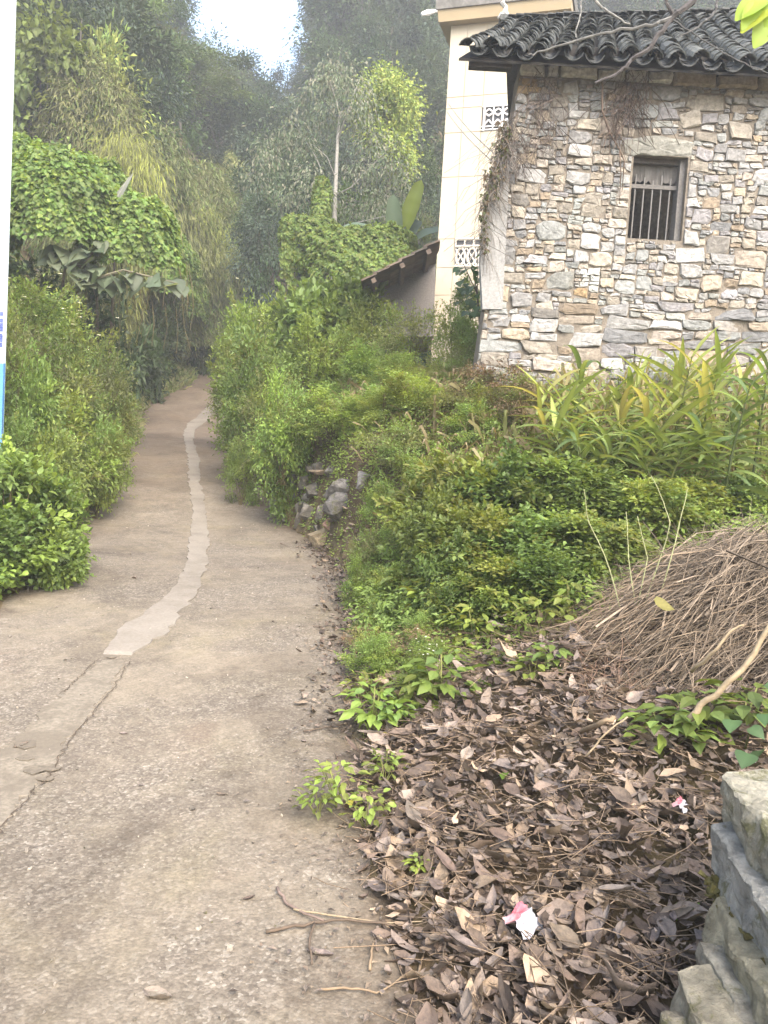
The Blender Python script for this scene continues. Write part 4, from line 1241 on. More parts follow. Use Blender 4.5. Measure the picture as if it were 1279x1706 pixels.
x, z0, h = at_px(430, 34.5, 470); place_tree(HT[1], x, 34.5, .45, h / 8, 'dark low tree in the shade right at the end of the road')
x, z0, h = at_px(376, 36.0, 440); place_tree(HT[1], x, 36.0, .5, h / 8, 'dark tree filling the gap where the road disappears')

# ------------------------------------------------------------------ vine mound on the left
rng = np.random.default_rng(104)
def shell(g, C, R, n, L, colours, zmin=-.2, front=True, kind='h', ratio=.85, sag=0.0):
    d = nrm(rng.normal(0, 1, (n * 3, 3)))
    d = d[(d[:, 2] > zmin) & ((d[:, 1] < .55) | (not front))][:n]; m = len(d)
    bump = 1 + .07 * np.sin(d[:, 0] * 7 + C[0]) * np.sin(d[:, 2] * 9 + C[1]) + .06 * np.sin(d[:, 0] * 17 + d[:, 2] * 13) + rng.normal(0, .035, m)
    pos = np.asarray(C) + d * np.asarray(R) * bump[:, None]
    low = np.clip(.25 - d[:, 2], 0, 1); pos[:, 2] -= low * sag * rng.random(m)
    nr = nrm(d + np.array([0, 0, .45]) + rng.normal(0, .3, (m, 3)))
    ax = nrm(np.array([0, 0, -.8]) + d * .45 + rng.normal(0, .35, (m, 3)))
    cp = .5 + .5 * vnoise(pos[:, 0] * 2.2, pos[:, 2] * 2.2, 1.3, C[2])
    col = colours(m) * (.72 + .6 * cp[:, None])
    leaves(g, pos, ax, nr, L * rng.uniform(.65, 1.25, m), L * ratio * rng.uniform(.8, 1.15, m), col, kind)
vm = thing('vine_mound', 'mound of bright green vine draped over bushes beside the road on the left', 'vine', (P(170, 480, 14.5)[0], 14.5, float(zroad(14.5)) + .8))
g = Geo()
vp = pal((.135, .225, .052), (.115, .19, .045), MID * 1.2, MID, BRIGHT)
for (px, py, rx, rz_, Y) in [(95, 385, 95, 125, 14.0), (35, 330, 70, 90, 14.6), (215, 425, 78, 95, 14.4), (262, 475, 62, 88, 25.5), (300, 515, 42, 85, 28.5), (150, 330, 60, 62, 15.4)]:
    c = P(px, py, Y); k = Y / FPX
    shell(g, c, (rx * k, max(rx, 60) * k * .9, rz_ * k), int((6200 if Y < 18 else 11000) * (rx * rz_) / 9000) + 900, .095, vp, -.12, sag=.5)
part('foliage', g, M_leaf, vm)
g = Geo()
for px, py, Y in [(110, 420, 14.6), (190, 430, 15.5), (160, 450, 15.3)]:
    q = P(px, py, Y); b0 = np.array([q[0] + rng.normal(0, .2), Y + .3, float(T(q[0], Y + .3)) - .1]); gs = Geo(); gs.tube([b0, b0 * .5 + q * .5 + rng.normal(0, .1, 3), q], [.05, .04, .02], 5, (.12, .10, .08)); part('stem', gs, M_bark, vm)
for _ in range(60):
    q = P(rng.uniform(60, 320), rng.uniform(430, 520), rng.uniform(13.8, 15.2)); l = rng.uniform(.3, .9)
    g.tube([q, q + np.array([.05, 0, -l * .5]), q + np.array([rng.normal(0, .08), 0, -l])], .006, 3, (.14, .12, .06), cap=False)
part('tendrils', g, M_bark, vm, kind='stuff')
# shrubs added as dark backing; leaf colour stands in for the hollow's shade
sh_dark = make_shrub('shade_backing_shrub', pal(DARK, DARK * .8, DARK * 1.2), .10, .5, 1800, 'd', .6)
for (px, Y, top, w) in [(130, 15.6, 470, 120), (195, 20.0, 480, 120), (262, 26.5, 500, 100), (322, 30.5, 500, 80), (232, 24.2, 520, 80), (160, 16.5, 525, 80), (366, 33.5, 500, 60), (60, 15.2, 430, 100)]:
    x, z0, h = at_px(px, Y, top); place_shrub(sh_dark, x, Y, w * Y / FPX, h, 'added backing shrub coloured dark as shade under the vine mound', 'added dark backing shrubs under the vine mound')
# a big-leaved branch reaching out of it
def leaf_part_mesh(name, outline, L, col, fold=.25, bend=.35, wav=.03, segs=7, mat=None):
    """single leaf along +X, length L; outline(s) gives the half width as a share of L"""
    g = Geo(); V = []; rr = np.random.default_rng(int(rng.integers(1e6)))
    for i in range(segs + 1):
        s = i / segs; w = outline(s) * L
        x = L * s * math.cos(bend * s * .8); z = -L * bend * s * s * .6
        for k in (-1, 0, 1):
            V.append((x, k * w * math.cos(fold), z + abs(k) * w * math.sin(fold) + rr.normal(0, wav) * w))
    Q = [(i * 3 + k, i * 3 + k + 1, i * 3 + k + 4, i * 3 + k + 3) for i in range(segs) for k in range(2)]
    cc = np.tile(np.array(col), (len(V), 1)); cc[1::3] *= 1.25
    g.add(V, None, Q, np.clip(cc, .01, .6))
    return g.mesh(name, mat or M_leaf, True)
def heart(s): return .46 * math.sin(math.pi * min(1, (s * .93 + .07)) ** .62) if s < 1 else .0
def lance(s): return .056 * math.sin(math.pi * min(1, .06 + .94 * s) ** .8) ** .8 if s < 1 else 0.0
def oar(s): return .17 * math.sin(math.pi * (.03 + .94 * s)) ** .45 if 0 < s < 1 else .01
def orient(dirv, up=(0, 0, 1), roll=0.0):
    d = Vector(dirv).normalized(); u = Vector(up)
    y = u.cross(d)
    if y.length < 1e-3: y = Vector((0, 1, 0))
    y.normalize(); z = d.cross(y)
    M = Matrix((d, y, z)).transposed()
    return (M @ Matrix.Rotation(roll, 3, 'X')).to_4x4()
def add_leaf(me, root, p, dirv, s=1.0, roll=0.0, name='leaf', up=(0, 0, 1)):
    o = link(name, me, root)
    o.matrix_local = Matrix.Translation(Vector(p) - root.location) @ orient(dirv, up, roll) @ Matrix.Scale(s, 4)
    return o
HL = [leaf_part_mesh('heart_leaf', heart, 1.0, c, .15, .45) for c in ((.11, .14, .09), (.085, .115, .068), (.13, .16, .10))]
bl = thing('large_leaved_sapling', 'sapling with big dull heart-shaped leaves hanging over the dark hollow', 'sapling', P(130, 600, 13.6))
g = Geo()
arcs = [[(120, 520), (140, 440), (165, 405)], [(140, 470), (205, 450), (295, 472)], [(140, 450), (110, 425), (88, 420)]]
for a in arcs:
    q = [P(x, y, 13.5) for x, y in a]; g.tube(q, [.03, .02, .008], 5, (.14, .13, .09))
    for t in np.linspace(.15, 1, 9):
        p = q[0] * (1 - t) ** 2 + 2 * q[1] * t * (1 - t) + q[2] * t * t
        for s_ in (-1, 1):
            add_leaf(HL[rng.integers(0, 3)], bl, p + rng.normal(0, .05, 3), (s_ * rng.uniform(.3, 1), -.7 + rng.normal(0, .3), -.55 + rng.normal(0, .25)), rng.uniform(.26, .42), rng.normal(0, .4))
part('stem', g, M_bark, bl)
g_l = leaf_part_mesh('dead_leaf', lance, 1.0, (.17, .18, .16), .3, .2)
db = thing('dead_frond', 'pale grey dead leaf blade standing up out of the vine mound', 'dead leaf', P(170, 385, 13.9))
add_leaf(g_l, db, P(166, 380, 13.9), P(218, 288, 13.9) - P(166, 380, 13.9), 1.15, .3, up=(0, -1, .3))
g = Geo(); g.tube([P(160, 420, 13.95), P(166, 380, 13.9), P(214, 295, 13.9)], [.012, .01, .004], 5, (.3, .3, .26)); part('stalk', g, M_bark, db)

# ------------------------------------------------------------------ left bank shrubs
rng = np.random.default_rng(105)
SHR = {'bright': make_shrub('bright_shrub', pal(BRIGHT, BRIGHT * 1.15, MID * 1.3, YEL * .7), .055, .5, 4200),
       'mid': make_shrub('mid_shrub', pal(MID * 1.2, MID * 1.4, BRIGHT * .95), .055, .5, 4200),
       'small': make_shrub('small_shrub', pal(BRIGHT * 1.05, YEL * .9, MID * 1.4, MID * 1.2), .042, .55, 5200),
       'flower': make_shrub('flower_shrub', pal(MID * 1.4, BRIGHT * 1.05, YEL * .8), .048, .45, 4800, flowers=40),
       'olive': make_shrub('olive_shrub', pal(BAMB * 1.25, YEL * .8, MID * 1.25, BAMB * 1.45), .046, .42, 4800),
       'big': make_shrub('big_leaf_shrub', pal(MID * 1.2, BRIGHT * .9, MID), .09, .6, 3000, 'h'),
       'near': make_shrub('near_shrub', pal(BRIGHT, BRIGHT * 1.15, MID * 1.3, MID), .085, .55, 2600, 'h', ncl=30),
       'dry': make_shrub('dry_shrub', pal(DRYC, DRYC * .8, BAMB), .06, .3, 3000, 'd', .6, M_dry)}
def shrub_px(kind, px, Y, py_top, wpx, label, group=None):
    x, z0, h = at_px(px, Y, py_top)
    w = wpx * Y / FPX; zb = None
    if h > 1.5 * w + .25: zb = z0 + h - (1.5 * w + .25); h = 1.5 * w + .25
    h = max(h, .38 + .12 * w)
    if zb is not None:
        r = place_shrub(SHR[kind], x, Y, w * 1.15, h, label, group, z=zb)
        for q in (1, 2, 3):
            zz = zb - q * h * .55
            if zz < z0 - .2: break
            place_shrub(SHR[kind], x + rng.normal(0, .1), Y + .15 * q, w * 1.25, h, 'lower shrub in the shade under the bank bushes' if group is None else label, group or 'lower shrubs under the bank bushes', z=max(zz, z0 - .05))
        return r
    return place_shrub(SHR[kind], x, Y, w, h, label, group)
shrub_px('near', 18, 7.0, 762, 180, 'lush bright shrub at the left frame edge below the sign board')
shrub_px('near', 82, 7.3, 800, 130, 'rounded bright shrub where the near left road edge bulges')
shrub_px('near', 30, 6.55, 850, 170, 'deep green shrub lowest on the left road edge')
shrub_px('big', 88, 6.75, 875, 100, 'coarse-leaved shrub spilling onto the road on the left')
shrub_px('small', 118, 7.6, 860, 60, 'small bush of tiny leaves touching the road at the left')
for (k_, px, Y, top, w) in [('olive', 222, 24, 570, 60), ('olive', 245, 26, 575, 55), ('small', 268, 27.5, 580, 50), ('olive', 292, 29, 582, 50), ('olive', 316, 30.5, 585, 45), ('small', 336, 31.5, 588, 40), ('olive', 205, 22, 590, 50), ('olive', 228, 22.8, 620, 40), ('small', 190, 19.5, 600, 60)]:
    x, z0, h = at_px(px, Y, top); x = min(x, float(XL(Y)) - .35)
    place_shrub(SHR[k_], x, Y, w * Y / FPX, max(.5, min(h, 1.5)), 'pale grassy bush on the verge of the far left road edge', 'pale bushes on the far left verge')
lg = 'leafy shrubs on the left bank'
for (k, px, Y, top, w) in [('flower', 30, 11.5, 470, 170), ('flower', 85, 12.5, 495, 150), ('olive', 60, 10.6, 560, 170), ('flower', 130, 12.6, 555, 120), ('small', 110, 11.0, 610, 150), ('olive', 150, 12.0, 600, 100), ('bright', 60, 9.6, 660, 170),
                           ('small', 160, 11.3, 660, 110), ('bright', 190, 12.2, 650, 80), ('bright', 135, 10.2, 690, 130), ('mid', 20, 9.2, 600, 150), ('small', 190, 11.0, 715, 60), ('mid', 70, 8.8, 720, 120), ('olive', 15, 10.2, 520, 120),
                           ('bright', 165, 10.4, 735, 70), ('small', 25, 8.7, 700, 130)]:
    shrub_px(k, px, Y, top, w, {'flower': 'shrub dotted with small white flowers on the left bank', 'olive': 'olive fine-leaved shrub on the left bank above the road', 'small': 'dense small-leaved shrub hanging over the left road edge', 'bright': 'bright yellow-green shrub in the left bank thicket', 'mid': 'plain green shrub in the left bank thicket'}[k], {'flower': 'white-flowered shrubs on the left bank', 'olive': 'olive shrubs on the left bank', 'small': 'small-leaved shrubs on the left bank', 'bright': 'bright shrubs on the left bank', 'mid': 'green shrubs on the left bank'}[k])
# pale verge grass along the far left road edge, and tufts elsewhere
def grass(name, x, y, L, col, per=16, spread=.09, wr=.035):
    n = len(x); X = np.repeat(x, per) + rng.normal(0, spread, n * per); Yv = np.repeat(y, per) + rng.normal(0, spread, n * per)
    LL = np.repeat(L, per) * rng.uniform(.5, 1.2, n * per); C_ = np.repeat(col, per, 0)
    pos = np.stack([X, Yv, T(X, Yv) - .01], 1)
    ax = nrm(rng.normal(0, .45, (n * per, 3)) * np.array([1, 1, .2]) + np.array([0, 0, 1]))
    g = Geo(); leaves(g, pos, ax, nrm(rng.normal(0, 1, (n * per, 3)) * np.array([1, 1, .2])), LL, LL * wr, C_, 'b', .18)
    return tag(link(name, g.mesh(name, M_leaf)), kind='stuff')
n = 2600; y = rng.uniform(13, 33, n); x = XL(y) - np.abs(rng.normal(0, .8, n)) - .02
grass('verge_grass', x, y, rng.uniform(.35, .7, n), pal((.22, .25, .10), (.19, .24, .075), (.26, .25, .13))(n), 14, .12, .06)

# ------------------------------------------------------------------ middle: slender pale tree, bright tree, vines, banana
rng = np.random.default_rng(106)
def cluster_leaves(g, pts, n, sig, L, ratio, colours, droop=.8):
    pts = np.asarray(pts); k = rng.integers(0, len(pts), n); off = rng.normal(0, 1, (n, 3)) * np.array([1, 1, .8]) * sig
    pos = pts[k] + off; ax = nrm(nrm(off) * .6 + np.array([0, 0, -droop]) + rng.normal(0, .3, (n, 3)))
    nr = nrm(rng.normal(0, .5, (n, 3)) + np.array([0, -.4, .7]))
    leaves(g, pos, ax, nr, L * rng.uniform(.6, 1.25, n), L * ratio, colours(n), 'd')
YS = 24.0
sx = P(560, 480, YS)
st_ = thing('slender_tree', 'slender tree with a pale bare trunk and drooping grey-green leaves in the middle', 'tree', (sx[0], YS, float(T(sx[0], YS))))
g = Geo()
def limb(pl, r0, r1, col=(.27, .26, .235)):
    r0 *= .6; r1 *= .6
    q = [P(x, y, Y) for x, y, Y in pl]; g.tube(q, np.linspace(r0, r1, len(q)), 6, col); return q
b0 = [sx[0], YS, float(T(sx[0], YS)) - .2]
g.tube([b0, P(556, 440, YS), P(558, 330, YS), P(562, 232, YS), P(566, 190, YS), P(548, 130, YS)], [.085, .075, .065, .045, .03, .01], 7, (.30, .29, .265))
limb([(562, 235, YS), (575, 195, YS - .3), (592, 150, YS - .3), (600, 130, YS)], .045, .01)
limb([(558, 335, YS), (525, 260, YS + .3), (490, 205, YS + .5)], .04, .01)
limb([(559, 325, YS), (585, 312, YS - .4), (605, 290, YS - .5), (640, 255, YS - .5)], .04, .01)
limb([(557, 400, YS), (590, 372, YS - .5), (650, 358, YS - .8)], .045, .012)
limb([(560, 300, YS), (545, 262, YS - .3), (520, 240, YS - .4)], .03, .008)
part('trunk', g, M_bark, st_)
g = Geo()
pts = [P(x + rng.normal(0, 12), y + rng.normal(0, 10), YS + rng.normal(0, .6)) for x, y in [(540, 125), (560, 140), (585, 140), (600, 160), (520, 160), (500, 200), (480, 225), (470, 250), (500, 255), (530, 190), (595, 200), (610, 230), (640, 240), (650, 265), (625, 290), (600, 280), (500, 290), (520, 300), (640, 330), (620, 350), (655, 345), (480, 330), (455, 300), (590, 120), (550, 115), (575, 180), (530, 330), (600, 330), (670, 300), (440, 270)] for _ in (0, 1, 2)]
cluster_leaves(g, pts, 5600, .25, .15, .36, pal((.11, .125, .085), (.085, .11, .06), (.15, .15, .11), (.06, .085, .045)), .9)
part('crown', g, M_leaf_far, st_)
bt = thing('bright_tree', 'bright yellow-green tree standing left of the cream building', 'tree', (P(650, 400, 26)[0], 26, float(T(P(650, 400, 26)[0], 26))))
g = Geo(); pts = [P(x + rng.normal(0, 7), y + rng.normal(0, 7), 26 + rng.normal(0, .6)) for x, y in [(640, 132), (650, 145), (625, 155), (665, 155), (612, 175), (640, 180), (670, 180), (610, 200), (640, 205), (668, 205), (655, 225), (665, 245), (625, 225), (662, 265), (668, 280), (615, 160), (675, 165)] for _ in range(3)]
cluster_leaves(g, pts, 8000, .25, .15, .5, pal(YEL * .9, BRIGHT, BRIGHT * 1.1, MID * 1.3), .3); part('crown', g, M_leaf_far, bt)
g = Geo(); c = P(650, 260, 26); g.tube([(c[0], 26, float(T(c[0], 26)) - .2), c, P(642, 150, 26)], [.10, .07, .02], 6, (.2, .17, .13)); part('trunk', g, M_bark, bt)
for (px, Y, top, w, v, lab) in [(620, 27, 270, 150, 2, 'olive round-headed tree below the bright yellow-green tree'), (700, 29, 270, 120, 3, 'greyish tree between the bright tree and the cream building'), (690, 24.5, 330, 90, 2, 'yellowish bush-like tree touching the cream building'), (530, 29, 250, 140, 3, 'grey-green tree behind the pale slender trunk')]:
    x, z0, h = at_px(px, Y, top); place_tree(HT[v], x, Y, w * Y / FPX / 5.6, h / 7.4, lab)
vp2 = pal(BRIGHT, (.15, .225, .05), MID * 1.3, BRIGHT * .8, YEL * .8)
vt = thing('vine_thicket', 'vine-smothered thicket with hanging strands below the banana plant', 'vine', P(580, 500, 19))
g = Geo()
for (px, py, rx, rz_, Y) in [(520, 395, 48, 32, 19), (575, 430, 70, 48, 18.6), (640, 425, 52, 48, 18.4), (600, 475, 85, 50, 18.0), (535, 345, 14, 46, 19.3), (495, 380, 26, 20, 19), (660, 455, 40, 40, 18)]:
    c = P(px, py, Y); k = Y / FPX; shell(g, c, (rx * k, max(rx, 40) * k * .7, rz_ * k), int(6000 * rx * rz_ / 5000) + 600, .082, vp2, -.3, sag=.4)
for _ in range(26):      # hanging strands
    px = rng.choice([476, 484, 492, 500, 512, 545, 560]) + rng.normal(0, 4); y0_ = rng.uniform(375, 420); l = rng.uniform(30, 100)
    m = 26; t = rng.random(m); pos = np.array([P(px + rng.normal(0, 2.5), y0_ + l * q, 18.6) for q in t])
    leaves(g, pos, rng.normal(0, .4, (m, 3)) + np.array([0, 0, -.8]), rng.normal(0, .4, (m, 3)) + np.array([0, -1, .3]), .12, .09, vp2(m), 'd')
part('foliage', g, M_leaf, vt)
g = Geo()
for px in (480, 495, 520, 560, 600, 640): 
    q = P(px, 400, 19); g = Geo(); g.tube([(q[0], 19, float(T(q[0], 19)) - .1), q], [.04, .02], 5, (.15, .12, .09)); part('stem', g, M_bark, vt)
# banana
bn = thing('banana_plant', 'banana plant with broad blue-green leaves and one upright yellow-green leaf', 'plant', (P(668, 440, 20)[0], 20, float(T(P(668, 440, 20)[0], 20))))
BN = [leaf_part_mesh('banana_leaf', oar, 1.0, c, .3, bd, .06, 12) for c, bd in (((.15, .21, .13), .25), ((.22, .28, .05), .1), ((.12, .17, .125), .8), ((.09, .14, .09), .9))]
for (a, c, v, upv) in [((658, 415), (655, 330), 0, (0.2, -1, 0)), ((672, 388), (698, 306), 1, (-.4, -1, 0)), ((645, 400), (585, 340), 2, (0, -.6, 1)), ((680, 410), (738, 352), 2, (0, -.6, 1)), ((690, 420), (745, 385), 3, (0, -.7, 1)), ((640, 410), (600, 380), 3, (0, -.6, 1)),
                       ((672, 425), (720, 400), 3, (0, -.8, .7)), ((680, 420), (730, 415), 0, (0, -.8, .7)), ((665, 420), (690, 355), 3, (0, -1, .2))]:
    p0, p1 = P(*a, 20), P(*c, 19.6); add_leaf(BN[v], bn, p0, p1 - p0, np.linalg.norm(p1 - p0) * 1.08, rng.normal(0, .2), up=upv)
g = Geo(); q = P(664, 420, 20); g.tube([(q[0], 20, float(T(q[0], 20)) - .1), (q[0], 20, q[2] - .4), q], [.14, .10, .05], 8, (.14, .15, .07)); part('stem', g, M_bark, bn)

# ------------------------------------------------------------------ right bank
rng = np.random.default_rng(107)
for (k, px, Y, top, w, lab) in [('flower', 425, 15.5, 500, 110, 'white-flowered bush crowning the far end of the retaining wall'), ('bright', 440, 13.6, 540, 120, 'bright bush bulging over the retaining wall nearest the road'),
        ('small', 425, 12.6, 610, 110, 'small-leaved bush hanging over the middle of the retaining wall'), ('big', 520, 14.5, 478, 110, 'coarse-leaved plant at the top of the bank below the vine thicket'),
        ('big', 575, 14.8, 476, 120, 'broad-leaved plant on the bank beside the shed eave'), ('olive', 455, 11.3, 640, 90, 'olive bush trailing down the near part of the retaining wall'),
        ('bright', 520, 12.5, 540, 130, 'bright bush in the middle of the bank top'), ('mid', 620, 14.2, 500, 110, 'green bush just under the shed roof corner'),
        ('olive', 690, 13.2, 520, 120, 'olive weeds standing before the shed wall'), ('small', 760, 11.6, 520, 90, 'dense weeds against the left corner of the stone house'),
        ('olive', 770, 10.4, 560, 80, 'thin weeds rising beside the foundation corner'), ('mid', 600, 11.4, 580, 120, 'dark green bush in the centre of the bank'),
        ('small', 670, 10.6, 590, 130, 'fine-leaved bush on the upper bank'), ('olive', 730, 9.9, 620, 110, 'brownish weeds in front of the foundation corner'),
        ('mid', 778, 13, 470, 50, 'dark climbing bush between the cream building and the stone house'), ('mid', 405, 11.6, 745, 50, 'low bush at the foot of the retaining wall'), ('small', 395, 16.5, 560, 50, 'narrow bush at the far end of the right road edge')]:
    shrub_px(k, px, Y, top, w, lab)
for (k, px, Y, top, w) in [('bright', 480, 10.4, 640, 90), ('bright', 560, 10.0, 650, 120), ('small', 640, 9.4, 660, 120), ('bright', 700, 8.9, 680, 120), ('small', 640, 9.0, 720, 100), ('olive', 760, 8.6, 690, 110), ('olive', 650, 8.4, 740, 120), ('bright', 720, 7.8, 745, 110), ('small', 790, 8.2, 700, 100), ('olive', 850, 8.5, 660, 120), ('dry', 840, 8.7, 615, 130), ('dry', 880, 8.3, 640, 110), ('dry', 790, 8.8, 640, 90)]:
    shrub_px(k, px, Y, top, w, {'bright': 'low bright weed bush on the slope between road and stone house', 'small': 'low fine-leaved bush on the slope between road and stone house', 'olive': 'low olive bush on the slope between road and stone house', 'dry': 'tuft of dry brown weeds on the slope between road and stone house'}[k],
             {'bright': 'bright bushes on the slope', 'small': 'fine-leaved bushes on the slope', 'olive': 'olive bushes on the slope', 'dry': 'dry weeds on the slope'}[k])
for (k_, px, Y, top, w, lab) in [('small', 632, 7.9, 800, 75, 'fine-leaved weed right of the flat grey slab by the road'), ('olive', 612, 7.3, 880, 60, 'olive weed tuft right of the tan boulder at the road edge'), ('small', 665, 7.3, 850, 80, 'fine-leaved weed beside the half-buried brown flat stone'), ('bright', 600, 6.6, 930, 60, 'bright weed at the road edge nearer than the tan boulder')]:
    shrub_px(k_, px, Y, top, w, lab)
MND = [make_shrub('mound_shrub', pal(MID * 1.2, BRIGHT * .8, BRIGHT, YEL * .8), .075, .5, 4200, 'h', .62, None, 34), make_shrub('mound_shrub', pal(MID, MID * 1.3, BRIGHT * .7), .065, .5, 4800, 'h', .62, None, 34)]
for (v, px, Y, top, w) in [(0, 760, 6.6, 770, 190), (1, 850, 6.5, 755, 190), (0, 930, 6.4, 765, 190), (1, 1010, 6.2, 785, 170), (0, 1090, 5.9, 800, 150), (1, 750, 6.0, 820, 130), (0, 800, 5.8, 850, 180), (1, 900, 5.7, 850, 190), (0, 990, 5.5, 860, 170), (1, 745, 5.5, 890, 110), (0, 840, 5.3, 930, 150), (1, 930, 5.1, 940, 150), (0, 1150, 6.2, 800, 120), (1, 1230, 6.4, 790, 120), (1, 790, 5.1, 960, 110)]:
    x, z0, h = at_px(px, Y, top); place_shrub(MND[v], x, Y, w * Y / FPX, max(h, .38 * w * Y / FPX + .1), 'glossy green leafy plant in the low thicket below the ginger plants', 'leafy plants of the low thicket', 'leafy_plant', 'plant')
for k in range(15):
    y = 4.4 + 2.4 * (k + rng.random()) / 15; x = float(XR(y)) + rng.uniform(.0, .6); w = rng.uniform(.22, .5)
    place_shrub(SHR[rng.choice(['small', 'olive', 'bright', 'flower', 'dry'], p=[.3, .25, .25, .1, .1])], x, y, w, w * rng.uniform(.5, .9), 'low ragged weed along the right edge of the road', 'weeds along the right road edge', 'weed', 'weed')
# undergrowth carpets
def carpet(name, x, y, h, m, L, ratio, col, kind='d', mat=None, spread=.07):
    n = len(x); X = np.repeat(x, m) + rng.normal(0, spread, n * m); Yv = np.repeat(y, m) + rng.normal(0, spread, n * m)
    hh = np.repeat(h, m) * rng.random(n * m)
    pos = np.stack([X, Yv, T(X, Yv) + hh], 1)
    ax = nrm(np.stack([X - np.repeat(x, m), Yv - np.repeat(y, m), np.full(n * m, -.01)], 1) / spread + rng.normal(0, .5, (n * m, 3)))
    nr = nrm(np.array([0, -.25, .9]) + rng.normal(0, .35, (n * m, 3)))
    g = Geo(); leaves(g, pos, ax, nr, np.repeat(L, m) * rng.uniform(.6, 1.25, n * m), np.repeat(L, m) * ratio, np.repeat(col, m, 0), kind)
    return tag(link(name, g.mesh(name, mat or M_leaf)), kind='stuff')
n = 9500; y = rng.uniform(4.3, 17, n); x = XR(y) + .06 + rng.uniform(0, 1, n) ** 1.1 * (1.5 + .55 * y)
keep = ~((x - XR(y) < .1) & (y > 7.4) & (y < 8.8)) & (sstep(4.2, 5.6, y + .5 * vnoise(x, y, 1.6)) > rng.random(n)) & ~((y > 8.9) & (x > 1.0)) ; x, y = x[keep], y[keep]; n = len(x)
cm = np.clip(.5 + .7 * vnoise(x, y, .9, 4), 0, 1)[:, None]
carpet('bank_undergrowth', x, y, rng.uniform(.06, .36, n) * (1 + .5 * vnoise(x, y, 1.2, 8)), 20, rng.uniform(.03, .06, n), .5, (MID * 1.1 * cm + BRIGHT * (1 - cm)) * rng.uniform(.75, 1.35, (n, 1)), spread=.06)
n = 2600; y = rng.uniform(6, 26, n); x = XL(y) - .08 - np.abs(rng.normal(0, 1, n)) * 1.8
carpet('left_undergrowth', x, y, rng.uniform(.08, .4, n), 20, rng.uniform(.05, .09, n), .5, pal(MID, BRIGHT, MID * 1.3, BAMB)(n))
n = 500; y = rng.uniform(6.5, 9.3, n); x = XR(y) + rng.uniform(.8, 3.6, n)
grass('dry_grass', x, y, rng.uniform(.15, .4, n), pal((.26, .20, .11), (.22, .17, .09), (.19, .19, .07))(n), 12)
n = 420; y = rng.uniform(3.9, 8.5, n); x = XR(y) + np.abs(rng.normal(.15, .35, n))
grass('edge_grass', x, y, rng.uniform(.06, .2, n), pal(MID * 1.3, BRIGHT, (.2, .18, .09))(n), 12, .06)

n = 700; y = rng.uniform(6.8, 13, n); x = XR(y) + rng.uniform(.5, 5.2, n); ok_ = ~((y > 8.9) & (x > 1.0)); x, y = x[ok_], y[ok_]; n = len(x)
grass('weed_stalks', x, y, rng.uniform(.3, .75, n), pal((.29, .27, .13), (.26, .29, .11), (.31, .26, .15))(n), 9, .14, .05)
# ginger plants below the stone wall
GL = [leaf_part_mesh('ginger_leaf', lance, 1.0, c, .5, bd, .05, 7) for c, bd in (((.27, .31, .085), .3), ((.20, .25, .07), .5), ((.15, .205, .06), .8), ((.095, .14, .05), 1.0), ((.18, .23, .075), .9), ((.30, .29, .10), .7))]
def ginger(px, Y, top, lean, n, tone, label, group=None):
    x, z0, h = at_px(px, Y, top); base = np.array([x - lean * h * .6, Y, z0 - .03]); tip = np.array([x, Y - .1, z0 + h * .82])
    r = thing('ginger_plant', label, 'plant', base, group)
    pts = [base, base * .5 + tip * .5 + np.array([-lean * .12 * h, 0, .04]), tip]
    g = Geo(); g.tube(pts, [.013, .011, .004], 5, (.13, .15, .05) if tone < 3 else (.07, .09, .03)); part('stem', g, M_leaf, r)
    ph = rng.uniform(0, 6.28)
    n += 4
    for k in range(n):
        t = .15 + .85 * (k + .5) / n
        p = pts[0] * (1 - t) ** 2 + 2 * pts[1] * t * (1 - t) + pts[2] * t * t
        a = ph + (k % 2) * math.pi + rng.normal(0, .35)
        el = -.05 + 1.6 * t ** 1.8
        d = (math.cos(a), math.sin(a) * .8, el)
        top_ = t > .7
        v = rng.choice([0, 1, 5]) if top_ and tone < 2 else rng.choice([1, 2, 4] if tone < 2 else ([2, 3, 4] if tone == 2 else [3, 3, 2]))
        add_leaf(GL[v], r, p, d, rng.uniform(.38, .62) * (1 if h > .5 else .8), rng.normal(0, .35))
gg_ = 'ginger plants below the stone wall'
lab_g = 'arching ginger plant with narrow yellow-green leaves below the stone wall'
ginger(1150, 7.0, 548, .1, 15, 0, 'tallest ginger plant, its bright yellow top rising against the stone wall')
ginger(965, 7.6, 590, -.05, 13, 2, 'green fan-like ginger plant nearest the middle of the wall base')
ginger(1245, 6.2, 590, .12, 13, 3, 'dark green broad ginger plant at the right frame edge')
ginger(1275, 6.6, 560, .0, 12, 3, 'dark stemmed ginger plant cut off by the right frame edge')
